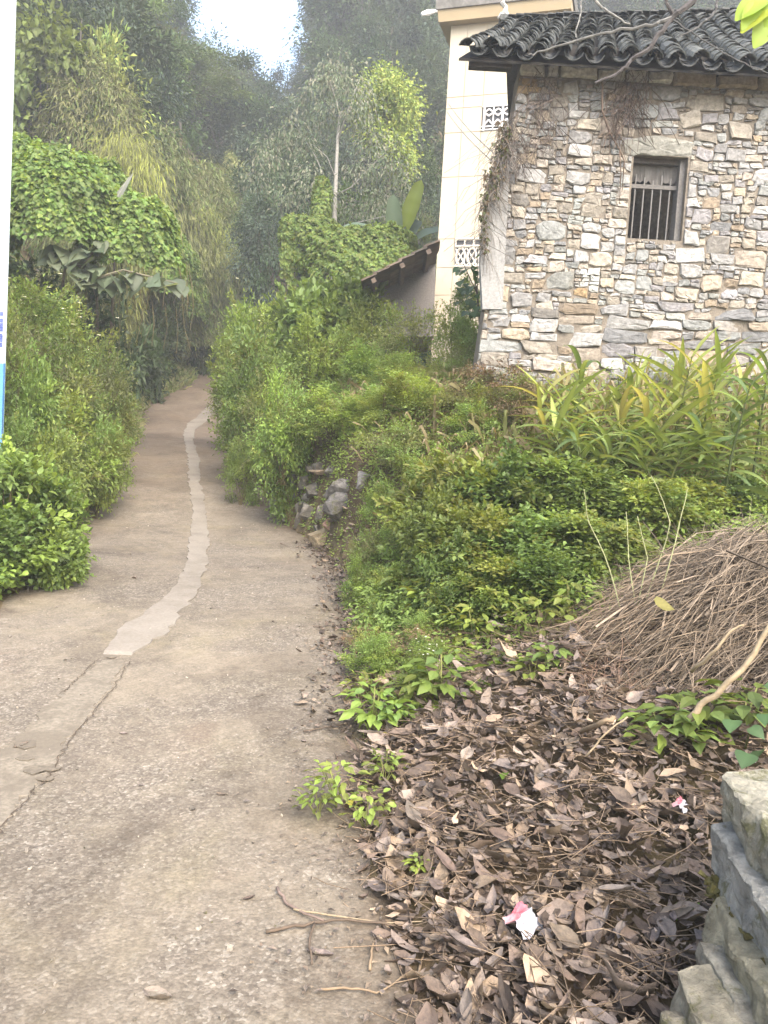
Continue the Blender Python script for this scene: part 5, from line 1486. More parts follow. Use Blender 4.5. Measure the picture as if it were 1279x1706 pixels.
for (px, Y, top, ln, n, tone) in [(905, 7.5, 628, -.5, 11, 1), (935, 7.3, 640, -.4, 12, 0), (1010, 7.2, 640, .25, 12, 0), (1060, 7.3, 610, .3, 12, 1), (1095, 7.0, 640, -.3, 12, 1), (1180, 7.2, 600, .3, 12, 0), (1120, 6.8, 650, .5, 12, 1), (1210, 6.7, 660, -.3, 12, 2),
                                  (950, 6.9, 690, -.6, 11, 2), (1000, 6.8, 700, -.5, 12, 2), (1050, 6.7, 710, .4, 11, 2), (985, 7.4, 660, .3, 12, 1), (1160, 6.5, 700, -.5, 11, 2), (1100, 6.5, 720, .6, 10, 2), (920, 7.0, 700, -.6, 10, 1), (1230, 7.2, 610, .2, 11, 1), (1125, 7.3, 600, -.15, 13, 0), (1195, 7.0, 575, .15, 13, 1), (1080, 6.9, 660, .1, 12, 1), (1030, 6.9, 670, -.2, 12, 1), (1170, 6.8, 640, .35, 12, 0), (1255, 6.9, 620, -.25, 12, 2), (1015, 6.6, 730, .5, 11, 2), (1065, 6.5, 740, -.5, 11, 2), (1130, 6.4, 730, .2, 11, 2), (1200, 6.4, 720, .4, 11, 2), (960, 6.7, 720, -.3, 11, 2), (890, 7.3, 660, -.7, 10, 0)]:
    ginger(px, Y, top, ln, n, tone, lab_g, gg_)

# ------------------------------------------------------------------ straw heap with pulled roots
rng = np.random.default_rng(108)
hc = np.array([2.36, 4.25, 0])
heap = thing('straw_heap', 'heap of dry pulled stalks and roots piled on the slope at the right', 'straw heap', (hc[0], hc[1], float(T(hc[0], hc[1]))))
def heap_h(x, y):
    u, v = (x - hc[0]) / 1.08, (y - hc[1]) / .80
    return .44 * np.clip(1 - u * u - v * v, 0, 1) ** .75 * (1 + .22 * vnoise(x, y, 2.6, 3))
gx_ = np.linspace(hc[0] - 1.15, hc[0] + 1.15, 26); gy_ = np.linspace(hc[1] - .85, hc[1] + .85, 22)
A_, B_ = np.meshgrid(gx_, gy_); Zh = T(A_, B_) + heap_h(A_, B_) - .03 + .02 * vnoise(A_, B_, 9)
ii = np.arange(A_.size).reshape(A_.shape); g = Geo()
g.add(np.stack([A_, B_, Zh], -1).reshape(-1, 3), None, np.stack([ii[:-1, :-1], ii[:-1, 1:], ii[1:, 1:], ii[1:, :-1]], -1).reshape(-1, 4), (.05, .038, .028))
part('heap_core', g, M_mortar, heap)
g = Geo()
for k in range(5200):
    a = rng.uniform(0, 6.28); r = math.sqrt(rng.random()) * 1.02
    x, y = hc[0] + 1.15 * r * math.cos(a), hc[1] + .85 * r * math.sin(a)
    z = float(T(x, y) + heap_h(x, y)) + abs(rng.normal(0, .035))
    d = nrm(np.array([.80, .42, .34]) + rng.normal(0, .30, 3)); l = rng.uniform(.2, .8)
    if rng.random() < .34: d = nrm(rng.normal(0, 1, 3) * np.array([1, 1, .7]))
    c = np.array([x, y, z]); sag = np.array([0, 0, rng.uniform(0, .05)])
    e = nrm(np.cross(d, rng.normal(0, 1, 3))) * l * rng.uniform(0, .16); z2 = np.array([0, 0, abs(rng.normal(0, .03))])
    p = [c - d * l * .5 - sag * 2, c - d * l * .2 + e * .7 + z2 * .5, c + e + z2, c + d * l * .3 + e * .5 + z2 * .5, c + d * l * .5 - sag]
    if rng.random() < .04: l = rng.uniform(.8, 1.3)
    rad = rng.choice([.0011, .0019, .0034, .0065], p=[.52, .33, .12, .03])
    z -= .05 * max(0, float(vnoise(x, y, 6.5, 2)))
    g.tube(p, [rad, rad, rad, rad * .8, rad * .5], 3, np.array([.165, .132, .098]) * rng.choice([.35, .6, 1.0, 1.5], p=[.2, .25, .35, .2]), cap=False)
for k in range(330):      # stalks drooping out of the heap over the litter
    a = rng.uniform(2.2, 4.6); x, y = hc[0] + 1.0 * math.cos(a) * rng.uniform(.6, 1.1), hc[1] + .72 * math.sin(a) * rng.uniform(.6, 1.1)
    c = np.array([x, y, float(T(x, y) + heap_h(x, y)) + rng.uniform(.02, .12)]); l = rng.uniform(.2, .55); o_ = nrm(np.array([math.cos(a) * 1.0, math.sin(a) * .8, 0]) + rng.normal(0, .4, 3) * np.array([1, 1, 0]))
    p = [c - o_ * l * .4 + np.array([0, 0, .05]), c]
    for q in (.35, .7, 1.0):
        w_ = c + o_ * l * q + rng.normal(0, .025, 3); w_[2] = max(float(T(w_[0], w_[1])) + .10 + rng.uniform(0, .05), c[2] - l * .5 * q * q); p.append(w_)
    r_ = rng.choice([.0010, .0018, .003]); g.tube(p, [r_, r_, r_, r_ * .8, r_ * .5], 3, np.array([.165, .128, .092]) * rng.choice([.45, .8, 1.2, 1.7]), cap=False)
hl = Geo(); m = 160; a = rng.uniform(0, 6.28, m); r = np.sqrt(rng.random(m)); hx, hy = hc[0] + 1.1 * r * np.cos(a), hc[1] + .78 * r * np.sin(a)
leaves(hl, np.stack([hx, hy, T(hx, hy) + heap_h(hx, hy) + rng.uniform(.0, .05, m)], 1), rng.normal(0, 1, (m, 3)), np.array([0, -.4, .8]) + rng.normal(0, .6, (m, 3)), rng.uniform(.03, .09, m), rng.uniform(.015, .04, m), pal((.12, .085, .06), (.17, .13, .09), (.07, .05, .04))(m), 'c', .2)
part('caught_leaves', hl, M_dry, heap, True, 'stuff')
o = part('straw', g, M_twig, heap); o['kind'] = 'stuff'
g = Geo()
for k in range(420):      # curling rootlets at its lower left end
    px, py = rng.uniform(960, 1075), rng.uniform(1050, 1200); c = hitT(px, py) + np.array([0, 0, rng.uniform(.0, .14)])
    d = nrm(rng.normal(0, 1, 3) + np.array([0, 0, -.3])); e = nrm(rng.normal(0, 1, 3)); l = rng.uniform(.06, .22)
    g.tube([c, c + d * l * .4 + e * l * .1, c + d * l * .75 - e * l * .12, c + d * l], .0016, 3, np.array([.17, .11, .08]) * rng.uniform(.5, 1.3), cap=False)
o = part('roots', g, M_twig, heap); o['kind'] = 'stuff'
# sticks
def stick(pl, r0, r1, col, label, name='stick', cat='stick', group=None, lift=.02):
    q = []
    for s in pl:
        q.append(P(s[0], s[1], s[2]) if len(s) > 2 else hitT(s[0], s[1]) + np.array([0, 0, lift]))
    q = np.array(q); t = np.linspace(0, len(q) - 1, len(q) * 3)
    Q = np.stack([np.interp(t, range(len(q)), q[:, j]) for j in range(3)], 1) + rng.normal(0, r0 * .35, (len(t), 3))
    g = Geo(); g.tube(Q, np.linspace(r0, r1, len(Q)), 6, col)
    o = link(name, g.mesh(name, M_twig, True, off=q[0]), None, q[0])
    return tag(o, label, cat, group)
PALE = (.27, .215, .14); BRN = (.10, .075, .055); TAN = (.21, .155, .10)
stick([(1148, 1200, 3.15), (1172, 1172, 3.15), (1214, 1138, 3.1), (1248, 1095, 3.1), (1290, 1035, 3.1)], .015, .010, PALE, 'thick pale broken branch sticking out of the straw heap at the right edge')
stick([(1150, 1120, 3.4), (1190, 1085, 3.3), (1215, 1050, 3.3), (1240, 1040, 3.3)], .009, .004, PALE, 'bent pale twig just above the thick pale branch')
stick([(925, 1290), (955, 1235), (1000, 1205, 3.1), (1022, 1195, 3.1)], .009, .012, TAN, 'brown stalk lying on the leaf litter below the straw heap')
stick([(822, 1232), (880, 1216), (945, 1193), (958, 1180)], .006, .012, TAN, 'tan stick lying across the leaf litter left of the straw heap')
stick([(868, 1100), (900, 1100), (945, 1088)], .010, .008, (.22, .20, .11), 'greenish stalk where the weeds meet the leaf litter')
stick([(975, 1260, 2.9), (1010, 1220, 2.9), (1045, 1195, 2.9)], .004, .003, PALE, 'thin straw stalk below the root end of the heap')
lv = 'bare wiry stems in front of the low thicket'
for k, (pl, lab) in enumerate([([(1040, 1040, 4.3), (1010, 930, 4.4), (978, 865, 4.5), (973, 815, 4.5)], 'leftmost of the bare pale stems standing before the low thicket'), ([(1058, 1005, 4.3), (1047, 930, 4.4), (1043, 852, 4.5)], 'short straight bare stem between the other pale stems'),
                               ([(1072, 1010, 4.3), (1110, 900, 4.4), (1116, 870, 4.4), (1103, 830, 4.5), (1085, 792, 4.6)], 'tall crooked bare stem rising toward the ginger plants'), ([(1085, 1040, 4.2), (1125, 905, 4.3), (1145, 815, 4.5)], 'rightmost bare stem leaning along the straw heap'),
                               ([(1060, 1015, 4.3), (1078, 930, 4.35), (1062, 860, 4.4)], 'thin forked bare stem in the middle of the pale stems')]):
    stick(pl, .0038, .002, (.24, .25, .13), lab, 'bare_stem', 'stem', lv)
for (pl, r, col, lab) in [([(442, 1557), (500, 1548), (560, 1537), (660, 1548)], .006, BRN, 'longest dark twig lying across the litter edge on the road'), ([(523, 1543), (514, 1575), (521, 1612)], .0045, BRN, 'short curved twig pointing down from the dark road twig'),
                          ([(461, 1485), (478, 1512), (512, 1530), (540, 1540)], .006, (.16, .12, .10), 'knobbly grey twig at the left end of the twigs'), ([(488, 1521), (560, 1532), (640, 1545), (720, 1540)], .0035, PALE, 'pale straw lying along the dark road twig'),
                          ([(530, 1656), (580, 1652), (630, 1661), (684, 1622)], .004, TAN, 'bent tan twig near the bottom of the frame'), ([(692, 1640), (708, 1590), (712, 1550)], .005, TAN, 'upright brown stalk piece at the litter edge'),
                          ([(600, 1175), (640, 1160), (720, 1128)], .005, TAN, 'reddish stalk bridging the seedlings by the road'), ([(505, 1222), (560, 1212), (600, 1205)], .004, BRN, 'dark twig on the road left of the seedlings'), ([(615, 1620), (622, 1575)], .005, TAN, 'short tan stick end pointing into the litter')]:
    stick(pl, r, r * .6, col, lab, 'twig', 'twig', None, .012)

# ------------------------------------------------------------------ leaf litter
rng = np.random.default_rng(109)
BROWNS = pal((.118, .088, .065), (.086, .063, .047), (.150, .113, .080), (.116, .094, .080), (.205, .155, .105), (.056, .042, .032), (.130, .102, .081), (.165, .132, .104), (.100, .074, .056))
def litter_pts(n, ylo, yhi, jit=.12):
    y = rng.uniform(ylo, yhi, n); x = XR(y) + .02 + rng.normal(0, jit, n) * .5 + rng.uniform(0, 1, n) ** 1.15 * (1.6 + .32 * y)
    return x, y
def litter_mound(x, y):
    t = np.clip(x - XR(y), 0, None)
    return .10 * (1 - np.exp(-t / .25)) * (1 + .5 * vnoise(x, y, 3.0, 6))
n = 20000; x, y = litter_pts(n, 1.1, 5.2); keep = sstep(5.2, 3.9, y) > rng.random(n); x, y = x[keep], y[keep]; n = len(x)
dens = sstep(-.25, .12, x - XR(y)) > rng.random(n); x, y = x[dens], y[dens]; n = len(x)
g = Geo(); pos = np.stack([x, y, T(x, y) + .075 * (x < XR(y)) + litter_mound(x, y) * rng.uniform(.3, 1.1, n)], 1)
a = rng.uniform(0, 6.28, n); ax = np.stack([np.cos(a), np.sin(a), rng.normal(0, .22, n)], 1)
L = rng.choice([.022, .04, .065, .10, .13], n, p=[.42, .28, .17, .10, .03]) * rng.uniform(.8, 1.2, n)
leaves(g, pos, ax, np.array([0, 0, 1.0]) + rng.normal(0, .42, (n, 3)), L, L * rng.uniform(.28, .6, n), BROWNS(n) * 1.28, 'c', .2)
n2_ = 2600; y2 = rng.uniform(4.0, 9.5, n2_); x2 = XR(y2) + rng.normal(.06, .16, n2_)
pos = np.stack([x2, y2, Tsurf(x2, y2) + rng.uniform(.005, .03, n2_)], 1); a = rng.uniform(0, 6.28, n2_); L = rng.choice([.03, .05, .08], n2_, p=[.5, .35, .15])
leaves(g, pos, np.stack([np.cos(a), np.sin(a), rng.normal(0, .2, n2_)], 1), np.array([0, 0, 1.0]) + rng.normal(0, .5, (n2_, 3)), L, L * .5, BROWNS(n2_), 'c', .2)
# crumbs and stalks in the litter
m = 2600; x, y = litter_pts(m, 1.2, 4.8); 
for k in range(m):
    z = float(T(x[k], y[k])) + float(litter_mound(x[k], y[k])) + rng.uniform(0, .03) + (.07 if x[k] < XR(y[k]) else 0); a = rng.uniform(0, 6.28); l = rng.uniform(.04, .22) if k % 6 else rng.uniform(.2, .45); d = np.array([math.cos(a), math.sin(a), rng.normal(0, .15)])
    c = np.array([x[k], y[k], z]); g.tube([c - d * l / 2, c + rng.normal(0, .008, 3), c + d * l / 2], .0018, 3, np.array([.18, .135, .09]) * rng.uniform(.4, 1.5), cap=False)
tag(link('leaf_litter', g.mesh('leaf_litter', M_dry, True)), kind='stuff')
def dry_leaf(seed, shape):
    rr = np.random.default_rng(seed); g = Geo(); V = []; na, nl = 5, 6
    curl, fold, tw = rr.uniform(.0, 1.0), rr.uniform(-.1, .7), rr.normal(0, .5)
    for i in range(nl):
        s = i / (nl - 1); w = .5 * shape * math.sin(math.pi * min(1, .05 + .93 * s) ** .85) + .01
        ang = curl * (s - .4) * 1.6; cx, cz = s * math.cos(ang * .5), .35 * abs(s - .4) * math.sin(abs(ang))
        for k in range(na):
            q = (k - 2) / 2; f = fold * abs(q) + tw * (s - .5) * q
            V.append((cx + rr.normal(0, .012), q * w * math.cos(f * .8), cz + w * abs(q) * math.sin(f) + rr.normal(0, .018) - .02 * (k in (1, 3))))
    Q = [(i * na + k, i * na + k + 1, (i + 1) * na + k + 1, (i + 1) * na + k) for i in range(nl - 1) for k in range(na - 1)]
    c0 = BROWNS(1)[0] * 1.3; cc = np.tile(c0, (len(V), 1)) * rr.normal(1, .16, (len(V), 1)); cc[2::na] *= .65
    g.add(V, None, Q, cc); return g.mesh('fallen_leaf', M_dry, True)
FL = [dry_leaf(300 + k, s) for k, s in enumerate([.42, .5, .55, .45, .36, .6, .48, .52, .40, .5])]
cnt = 0
while cnt < 270:
    y = 1.55 + 2.6 * rng.random() ** 1.3; x = float(XR(y)) + rng.uniform(-.02, 1.9); px, py = project((x, y, float(T(x, y))))
    if not (0 < px < 1290 and 1100 < py < 1730): continue
    z = float(T(x, y)) + float(litter_mound(x, y)) * rng.uniform(.7, 1.15) + .01
    s = rng.uniform(.06, .125)
    tag(link('fallen_leaf', FL[rng.integers(0, len(FL))], None, (x, y, z), (rng.normal(0, .3), rng.normal(0, .28), rng.uniform(0, 6.28)), (s, s, s)), 'dry curled brown leaf lying on the litter beside the road', 'fallen leaf', 'fallen leaves on the litter'); cnt += 1
for (px, py, s, lab) in [(425, 1495, .05, 'dark crumpled leaf alone on the road left of the twigs'), (285, 1668, .10, 'rolled grey-brown leaf flat on the road near the bottom edge'), (555, 1595, .09, 'brown leaf on the road just below the dark twigs'), (198, 1224, .045, 'small dark leaf on the road right of the crack'),
                         (46, 1240, .08, 'dark shrivelled leaf at the broken edge of the old cement'), (360, 1324, .05, 'pair-like crumpled dark leaf in the middle of the road'), (510, 1240, .04, 'tiny brown leaf on the road near the seedlings'), (226, 965, .08, 'dark leaf on the far road left of the cement strip'), (455, 1038, .05, 'pale yellowish leaf on the road right of the cement strip'), (230, 1310, .03, 'speck-sized dark leaf in the middle left of the road')]:
    c = hit(px, py); z = road_z(c[0], c[1]) + .006
    tag(link('fallen_leaf', FL[rng.integers(0, len(FL))], None, (c[0], c[1], z), (0.1, 0.1, rng.uniform(0, 6.28)), (s, s, s)), lab, 'fallen leaf')
def one_leaf(name, px, py, me, s, lab, cat, lift=.05, rot=None):
    c = hitT(px, py) + np.array([0, 0, lift]); return tag(link(name, me, None, c, rot or (.4, .1, rng.uniform(0, 6)), (s, s, s)), lab, cat)
YLm = leaf_part_mesh('yellow_leaf', heart, 1.0, (.42, .36, .07), .25, .3); GRm = leaf_part_mesh('green_leaf', heart, 1.0, (.13, .22, .03), .25, .3); DKm = leaf_part_mesh('broad_leaf', heart, 1.0, (.065, .115, .045), .2, .35)
one_leaf('yellow_leaf', 648, 1240, YLm, .055, 'small bright yellow leaf below the roadside seedlings', 'leaf'); one_leaf('yellow_leaf', 582, 1352, YLm, .04, 'tiny orange-yellow leaf at the road edge by the grass', 'leaf')
c = P(1092, 1006, 3.7); tag(link('yellow_leaf', leaf_part_mesh('yellow_leaf', heart, 1.0, (.20, .195, .06), .2, .3), None, c, (.5, .1, .15), (.11, .11, .11)), 'large round yellow-green leaf resting on the straw heap', 'leaf')
one_leaf('green_leaf', 1150, 1555, GRm, .10, 'fresh green leaf beside the dry stone wall in the lower right', 'leaf', .10); one_leaf('green_leaf', 840, 1322, GRm, .05, 'small fresh green leaf alone in the brown litter', 'leaf', .09); one_leaf('green_leaf', 833, 1135, GRm, .08, 'light green leaf at the upper edge of the litter', 'leaf', .10)
# pebbles on the road
g = Geo()
for k in range(900):
    y = 1.6 + 9 * rng.random() ** 1.6; x = rng.uniform(float(XL(y)), float(XR(y))); s = rng.choice([.004, .007, .012], p=[.6, .32, .08])
    rock_geo(g, (x, y, road_z(x, y) + s * .3), s * rng.uniform(.7, 1.2, 3), rng.integers(1e6), np.array([.26, .23, .19]) * rng.uniform(.5, 1.6), 8, 0)
tag(link('pebbles', g.mesh('pebbles', M_rock)), kind='stuff')
g = Geo(); n = 700; y = 1.6 + 8 * rng.random(n) ** 1.3; x = XR(y) - np.abs(rng.normal(0, .22, n)); pos = np.stack([x, y, zroad(y) + .012], 1); a = rng.uniform(0, 6.28, n)
leaves(g, pos, np.stack([np.cos(a), np.sin(a), 0 * a], 1), np.array([0, 0, 1.0]) + rng.normal(0, .2, (n, 3)), rng.uniform(.012, .04, n), rng.uniform(.006, .018, n), BROWNS(n), 'd')
tag(link('leaf_crumbs', g.mesh('leaf_crumbs', M_dry)), kind='stuff')

# seedlings in the litter
def make_seedling(colours, n, L):
    f, s = Geo(), Geo(); a = rng.uniform(0, 6.28, n); r = rng.uniform(.02, .12, n); z = .05 + rng.uniform(0, .13, n) * (1 - r * 3)
    pos = np.stack([r * np.cos(a), r * np.sin(a), z], 1); ax = np.stack([np.cos(a), np.sin(a), rng.normal(-.1, .3, n)], 1)
    leaves(f, pos, ax, np.array([0, 0, 1.0]) + rng.normal(0, .3, (n, 3)), L * rng.uniform(.6, 1.2, n), L * .5, colours(n), 'h')
    for k in range(6): s.tube([(0, 0, -.03), pos[k] * .6, pos[k]], .003, 3, (.16, .17, .06), cap=False)
    return f.mesh('seedling_foliage', M_leaf), s.mesh('seedling_stems', M_bark), None
SD = [make_seedling(pal(BRIGHT, MID * 1.4, BRIGHT * 1.2), 46, .075), make_seedling(pal(MID * 1.3, BRIGHT * .8), 40, .085), make_seedling(pal(BRIGHT * 1.1, YEL * .7), 60, .05)]
for (v, px, py, s, lab) in [(0, 735, 1175, 1.5, 'largest leafy seedling clump in the litter right of the road'), (1, 700, 1190, 1.2, 'dark green seedling left of the largest seedling clump'), (0, 620, 1222, 1.3, 'leafy seedling clump nearest the road edge'), (1, 660, 1222, .9, 'small seedling just above the yellow leaf'),
                            (2, 560, 1345, 1.0, 'tuft of small weeds at the road edge above the orange-yellow leaf'), (2, 610, 1385, .9, 'small weed tuft in the litter below the orange-yellow leaf'), (2, 530, 1365, .8, 'low weed spreading onto the road by the litter'), (2, 790, 1080, 1.6, 'feathery weed clump at the top of the litter'), (2, 720, 1040, 1.8, 'bright weed patch on the slope above the road edge'),
                            (1, 690, 1010, 1.8, 'dark fern-like weed on the slope beside the road'), (2, 900, 1070, 1.6, 'yellowish weed patch left of the straw heap'), (2, 950, 1045, 1.6, 'bright weeds right against the straw heap'), (0, 830, 990, 1.5, 'pale round-leaved weed in the shade of the thicket'), (2, 640, 1310, .8, 'sparse weed sprig in the brown litter'), (0, 695, 1465, .35, 'single tiny green sprout between the big brown leaves'),
                            (1, 1100, 1265, 1.2, 'broad-leaved sprout below the straw heap'), (1, 1160, 1250, 1.3, 'leafy sprout above the stone slabs'), (1, 1235, 1235, 1.4, 'leafy sprout at the right edge above the stone slabs')]:
    c = hitT(px, py); z = c[2] + .03
    r = thing('seedling', lab, 'seedling', (c[0], c[1], z), None, (0, 0, rng.uniform(0, 6)), (s, s, s)); link('foliage', SD[v][0], r); link('stems', SD[v][1], r)
for k in range(18):
    px, py = rng.uniform(590, 960), rng.uniform(1060, 1215)
    if px > 760 and py > 1150: continue
    c = hitT(px, py); s = rng.uniform(.45, 1.0); v = rng.integers(0, 3)
    r = thing('seedling', 'small green weed sprig scattered in the upper litter', 'seedling', (c[0], c[1], c[2] + .03), 'weed sprigs in the upper litter', (0, 0, rng.uniform(0, 6)), (s, s, s)); link('foliage', SD[v][0], r); link('stems', SD[v][1], r)
bp = thing('broad_leaved_plant', 'plant with broad dark round leaves above the slabs at the right edge', 'plant', hitT(1240, 1240))
for (px, py, Y) in [(1222, 1200, 2.95), (1250, 1212, 2.85), (1275, 1190, 2.9), (1268, 1250, 2.75), (1245, 1255, 2.7), (1225, 1160, 3.1), (1275, 1140, 3.1)]:
    add_leaf(DKm, bp, P(px, py, Y), (rng.uniform(-1, 1), -.8, -.2), rng.uniform(.06, .09), rng.normal(0, .3))
g = Geo(); g.tube([np.array(bp.location) - np.array([0, 0, .05]), P(1250, 1215, 2.85)], [.006, .003], 5, (.14, .15, .06)); part('stem', g, M_bark, bp)
# litter plastic
def wrapper(px, py, s, seed, lab):
    rr = np.random.default_rng(seed); c = hitT(px, py) + np.array([0, 0, .125]); k = 11; V, C_ = [], []
    for i in range(k):
        for j in range(k):
            u, v = i / (k - 1) - .5, j / (k - 1) - .5
            V.append((u * s * (1 + .3 * rr.normal() * .3), v * s * .8 + .1 * s * math.sin(u * 5), s * (.20 * math.sin(u * 11 + v * 5) * math.cos(v * 9) - .5 * (u * u + v * v)) + rr.normal(0, .05) * s))
            C_.append((.45, .12, .15) if v > .12 and abs(u) < .35 else ((.45, .26, .28) if v > .0 and u < .15 else (.42, .42, .46)))
    g = Geo(); g.add(V, None, [(i * k + j, i * k + j + 1, (i + 1) * k + j + 1, (i + 1) * k + j) for i in range(k - 1) for j in range(k - 1)], np.array(C_))
    tag(link('wrapper', g.mesh('wrapper', M_foil), None, c, (.35, .1, .7)), lab, 'wrapper')
wrapper(872, 1590, .115, 1, 'crumpled silver and pink plastic wrapper on the leaf litter'); wrapper(1133, 1392, .065, 2, 'small white and red wrapper scrap beside the stone slabs')
g = Geo(); c = hitT(388, 712); g.box((c[0] - .03, c[1] - .03, c[2] - .05), (c[0] + .03, c[1] + .03, c[2] + .45), (.6, .6, .58)); tag(link('marker_post', g.mesh('marker_post', M_plaster, off=c), None, c), 'short white marker post at the foot of the retaining wall', 'post')

# ------------------------------------------------------------------ dry creepers on the stone wall
rng = np.random.default_rng(110)
def creeper(label, regions, n, l0, l1, col, leafy=0, name='dry_creeper'):
    q0 = P(regions[0][0], regions[0][2], 8.93); r = thing(name, label, 'creeper', q0)
    g = Geo()
    for k in range(n):
        xa, xb_, ya, yb = regions[rng.integers(0, len(regions))]
        p = P(rng.uniform(xa, xb_), rng.uniform(ya, yb), 8.90 + rng.uniform(-.05, .04)); l = rng.uniform(l0, l1); dx = rng.normal(0, .38)
        g.tube([p, p + np.array([dx * l, rng.normal(0, .015), -l * .5]), p + np.array([dx * l * 1.5 + rng.normal(0, .03), rng.normal(0, .02), -l])], .0032, 3, np.array(col) * rng.uniform(.6, 1.4), cap=False)
    o = part('strands', g, M_twig, r); o['kind'] = 'stuff'
    if leafy:
        g = Geo(); pos = []
        for k in range(leafy):
            xa, xb_, ya, yb = regions[rng.integers(0, len(regions))]; pos.append(P(rng.uniform(xa, xb_), rng.uniform(ya, yb), 8.88 + rng.uniform(-.06, .04)))
        pos = np.array(pos); m = len(pos)
        leaves(g, pos, rng.normal(0, .5, (m, 3)) + np.array([0, 0, -.7]), rng.normal(0, .4, (m, 3)) + np.array([0, -1, .2]), rng.uniform(.03, .07, m), rng.uniform(.015, .04, m), pal((.13, .11, .07), (.10, .12, .045), (.17, .13, .09))(m), 'd')
        o = part('foliage', g, M_leaf, r); o['kind'] = 'stuff'
creeper('tangle of dry creeper hanging from the eave above the window', [(1040, 1085, 105, 160), (1030, 1060, 130, 190), (1010, 1035, 150, 230), (1045, 1075, 150, 200)], 190, .05, .40, (.105, .08, .065))
creeper('thin brown creeper under the left end of the eave', [(888, 930, 108, 180), (880, 935, 150, 250), (850, 880, 180, 280)], 170, .05, .35, (.12, .098, .085))
creeper('grey dry creeper clothing the left corner of the stone house', [(828, 850, 200, 250), (818, 845, 235, 300), (806, 830, 280, 330), (800, 812, 320, 420)], 260, .1, .4, (.20, .18, .16), 420)
sp = [P(1003, 135, 8.86), P(1003, 185, 8.88), P(1015, 220, 8.9), P(1032, 250, 8.92), P(1040, 268, 8.92), P(1036, 320, 8.93)]
g = Geo(); g.tube(sp, [.012, .011, .010, .009, .008, .004], 6, (.12, .09, .07)); g.tube([sp[3], P(1034, 285, 8.92), P(1032, 340, 8.93)], [.008, .006, .003], 5, (.12, .09, .07))
tag(link('creeper_stem', g.mesh('creeper_stem', M_bark, True)), 'dark woody creeper stem running down the wall to the window', 'creeper')
vb = thing('climbing_vine', 'leafy vine with dark leaves climbing between the cream building and the stone house', 'vine', P(785, 520, 10.5))
for k in range(34):
    p = P(rng.uniform(762, 800), 420 + 105 * rng.random() ** .7, 10.3 + rng.normal(0, .15)); add_leaf(DKm, vb, p, (rng.uniform(-1, .4), -.8, -.5), rng.uniform(.09, .17), rng.normal(0, .4))
g = Geo()
for px in (795, 785, 772): g.tube([P(800, 560, 10.5), P(795, 490, 10.4), P(px, 440, 10.3)], [.012, .009, .004], 5, (.11, .09, .07))
part('stem', g, M_bark, vb)

# ------------------------------------------------------------------ branch of the tree overhead
rng = np.random.default_rng(111)
YB = 5.2
tr_ = thing('overhanging_tree', 'dark bare branch with a few yellow-green leaves reaching in at the top right', 'tree', (5.6, 5.6, float(T(5.6, 5.6))))
g = Geo(); tz = float(T(5.6, 5.6))
g.tube([(5.6, 5.6, tz - .2), (5.5, 5.5, tz + 2), (5.1, 5.4, tz + 4), (4.2, 5.3, tz + 5.6), P(1230, -90, YB), P(1165, -8, YB)], [.14, .12, .09, .06, .035, .026], 8, (.10, .09, .085))
part('trunk', g, M_bark, tr_)
def br(pl, r0, r1, col=(.075, .07, .07)):
    g = Geo(); q = np.array([P(x, y, Y) for x, y, Y in pl]); t = np.linspace(0, len(q) - 1, len(q) * 4)
    Q = np.stack([np.interp(t, range(len(q)), q[:, j]) for j in range(3)], 1) + rng.normal(0, .004, (len(t), 3)); g.tube(Q, np.linspace(r0, r1, len(Q)), 6, col); part('branch', g, M_bark, tr_)
br([(1165, -8, YB), (1140, 14, YB), (1118, 30, YB), (1085, 76, YB), (1052, 100, YB), (1030, 122, YB), (992, 138, YB)], .022, .008)
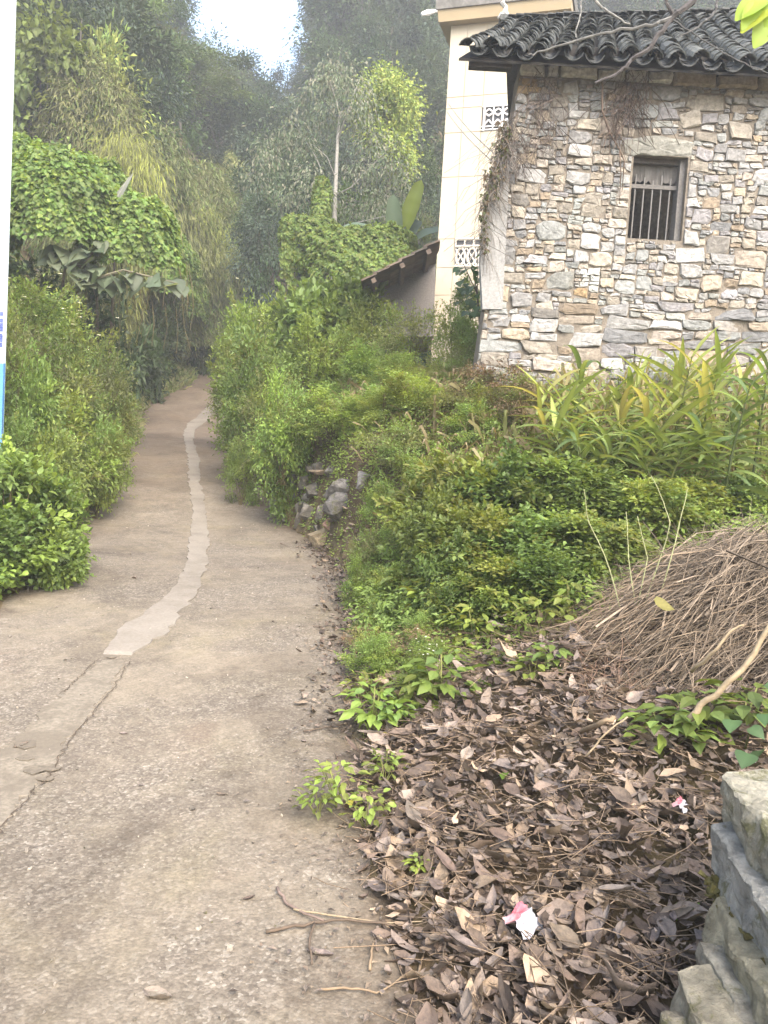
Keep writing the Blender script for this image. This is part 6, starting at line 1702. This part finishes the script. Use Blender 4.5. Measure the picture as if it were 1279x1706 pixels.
br([(1118, 30, YB), (1090, 42, YB), (1040, 48, YB), (985, 62, YB), (900, 86, YB), (880, 92, YB)], .013, .004, (.13, .13, .125))
br([(1048, 42, YB), (1010, 18, YB), (985, -6, YB)], .005, .009, (.2, .2, .19))
br([(958, 62, YB), (964, 25, YB), (972, -10, YB)], .004, .006, (.2, .2, .19))
br([(1120, 28, YB), (1112, 10, YB), (1108, -8, YB)], .012, .009)
br([(1195, -10, YB), (1192, 18, YB), (1170, 40, YB), (1130, 62, YB)], .009, .004, (.11, .11, .11))
br([(1120, 32, YB), (1170, 66, YB), (1230, 102, YB), (1279, 122, YB)], .004, .003, (.1, .1, .1))
LVm = [leaf_part_mesh('leaf', lambda s: .30 * math.sin(math.pi * (.02 + .96 * s)) ** .75, 1.0, c, .25, .4, .03, 8) for c in ((.30, .40, .05), (.26, .37, .06), (.34, .40, .06))]
for (a, c, k) in [((1285, -6), (1233, 14), 0), ((1290, 8), (1240, 34), 2), ((1262, 4), (1246, 38), 1), ((1282, 22), (1266, 66), 1), ((1300, 0), (1275, 48), 0)]:
    p0, p1 = P(*a, 3.4), P(*c, 3.35); add_leaf(LVm[k], tr_, p0, p1 - p0, np.linalg.norm(p1 - p0) * 1.1, rng.normal(0, .3), up=(0, -1, .4))
g = Geo(); g.tube([P(1400, -120, 4.0), P(1330, -30, 3.5), P(1285, 0, 3.4)], [.012, .008, .004], 5, (.12, .11, .06)); part('branch', g, M_bark, tr_)

# ------------------------------------------------------------------ labels of small groups: say which one
rng = np.random.default_rng(112)
ORD = 'first second third fourth fifth sixth seventh eighth ninth tenth eleventh twelfth thirteenth fourteenth fifteenth sixteenth seventeenth eighteenth nineteenth twentieth'.split()
by = {}
for o in SC.objects:
    if o.get('group') and o.get('label') and o.parent is None: by.setdefault(o['label'], []).append(o)
for lab, obs in by.items():
    if 2 <= len(obs) <= 20 and len(lab.split()) <= 12:
        obs.sort(key=lambda o: project(np.array(o.location) + np.array([0, 0, .3]))[0])
        for k, o in enumerate(obs): o['label'] = lab + ', ' + ORD[k] + ' from left'
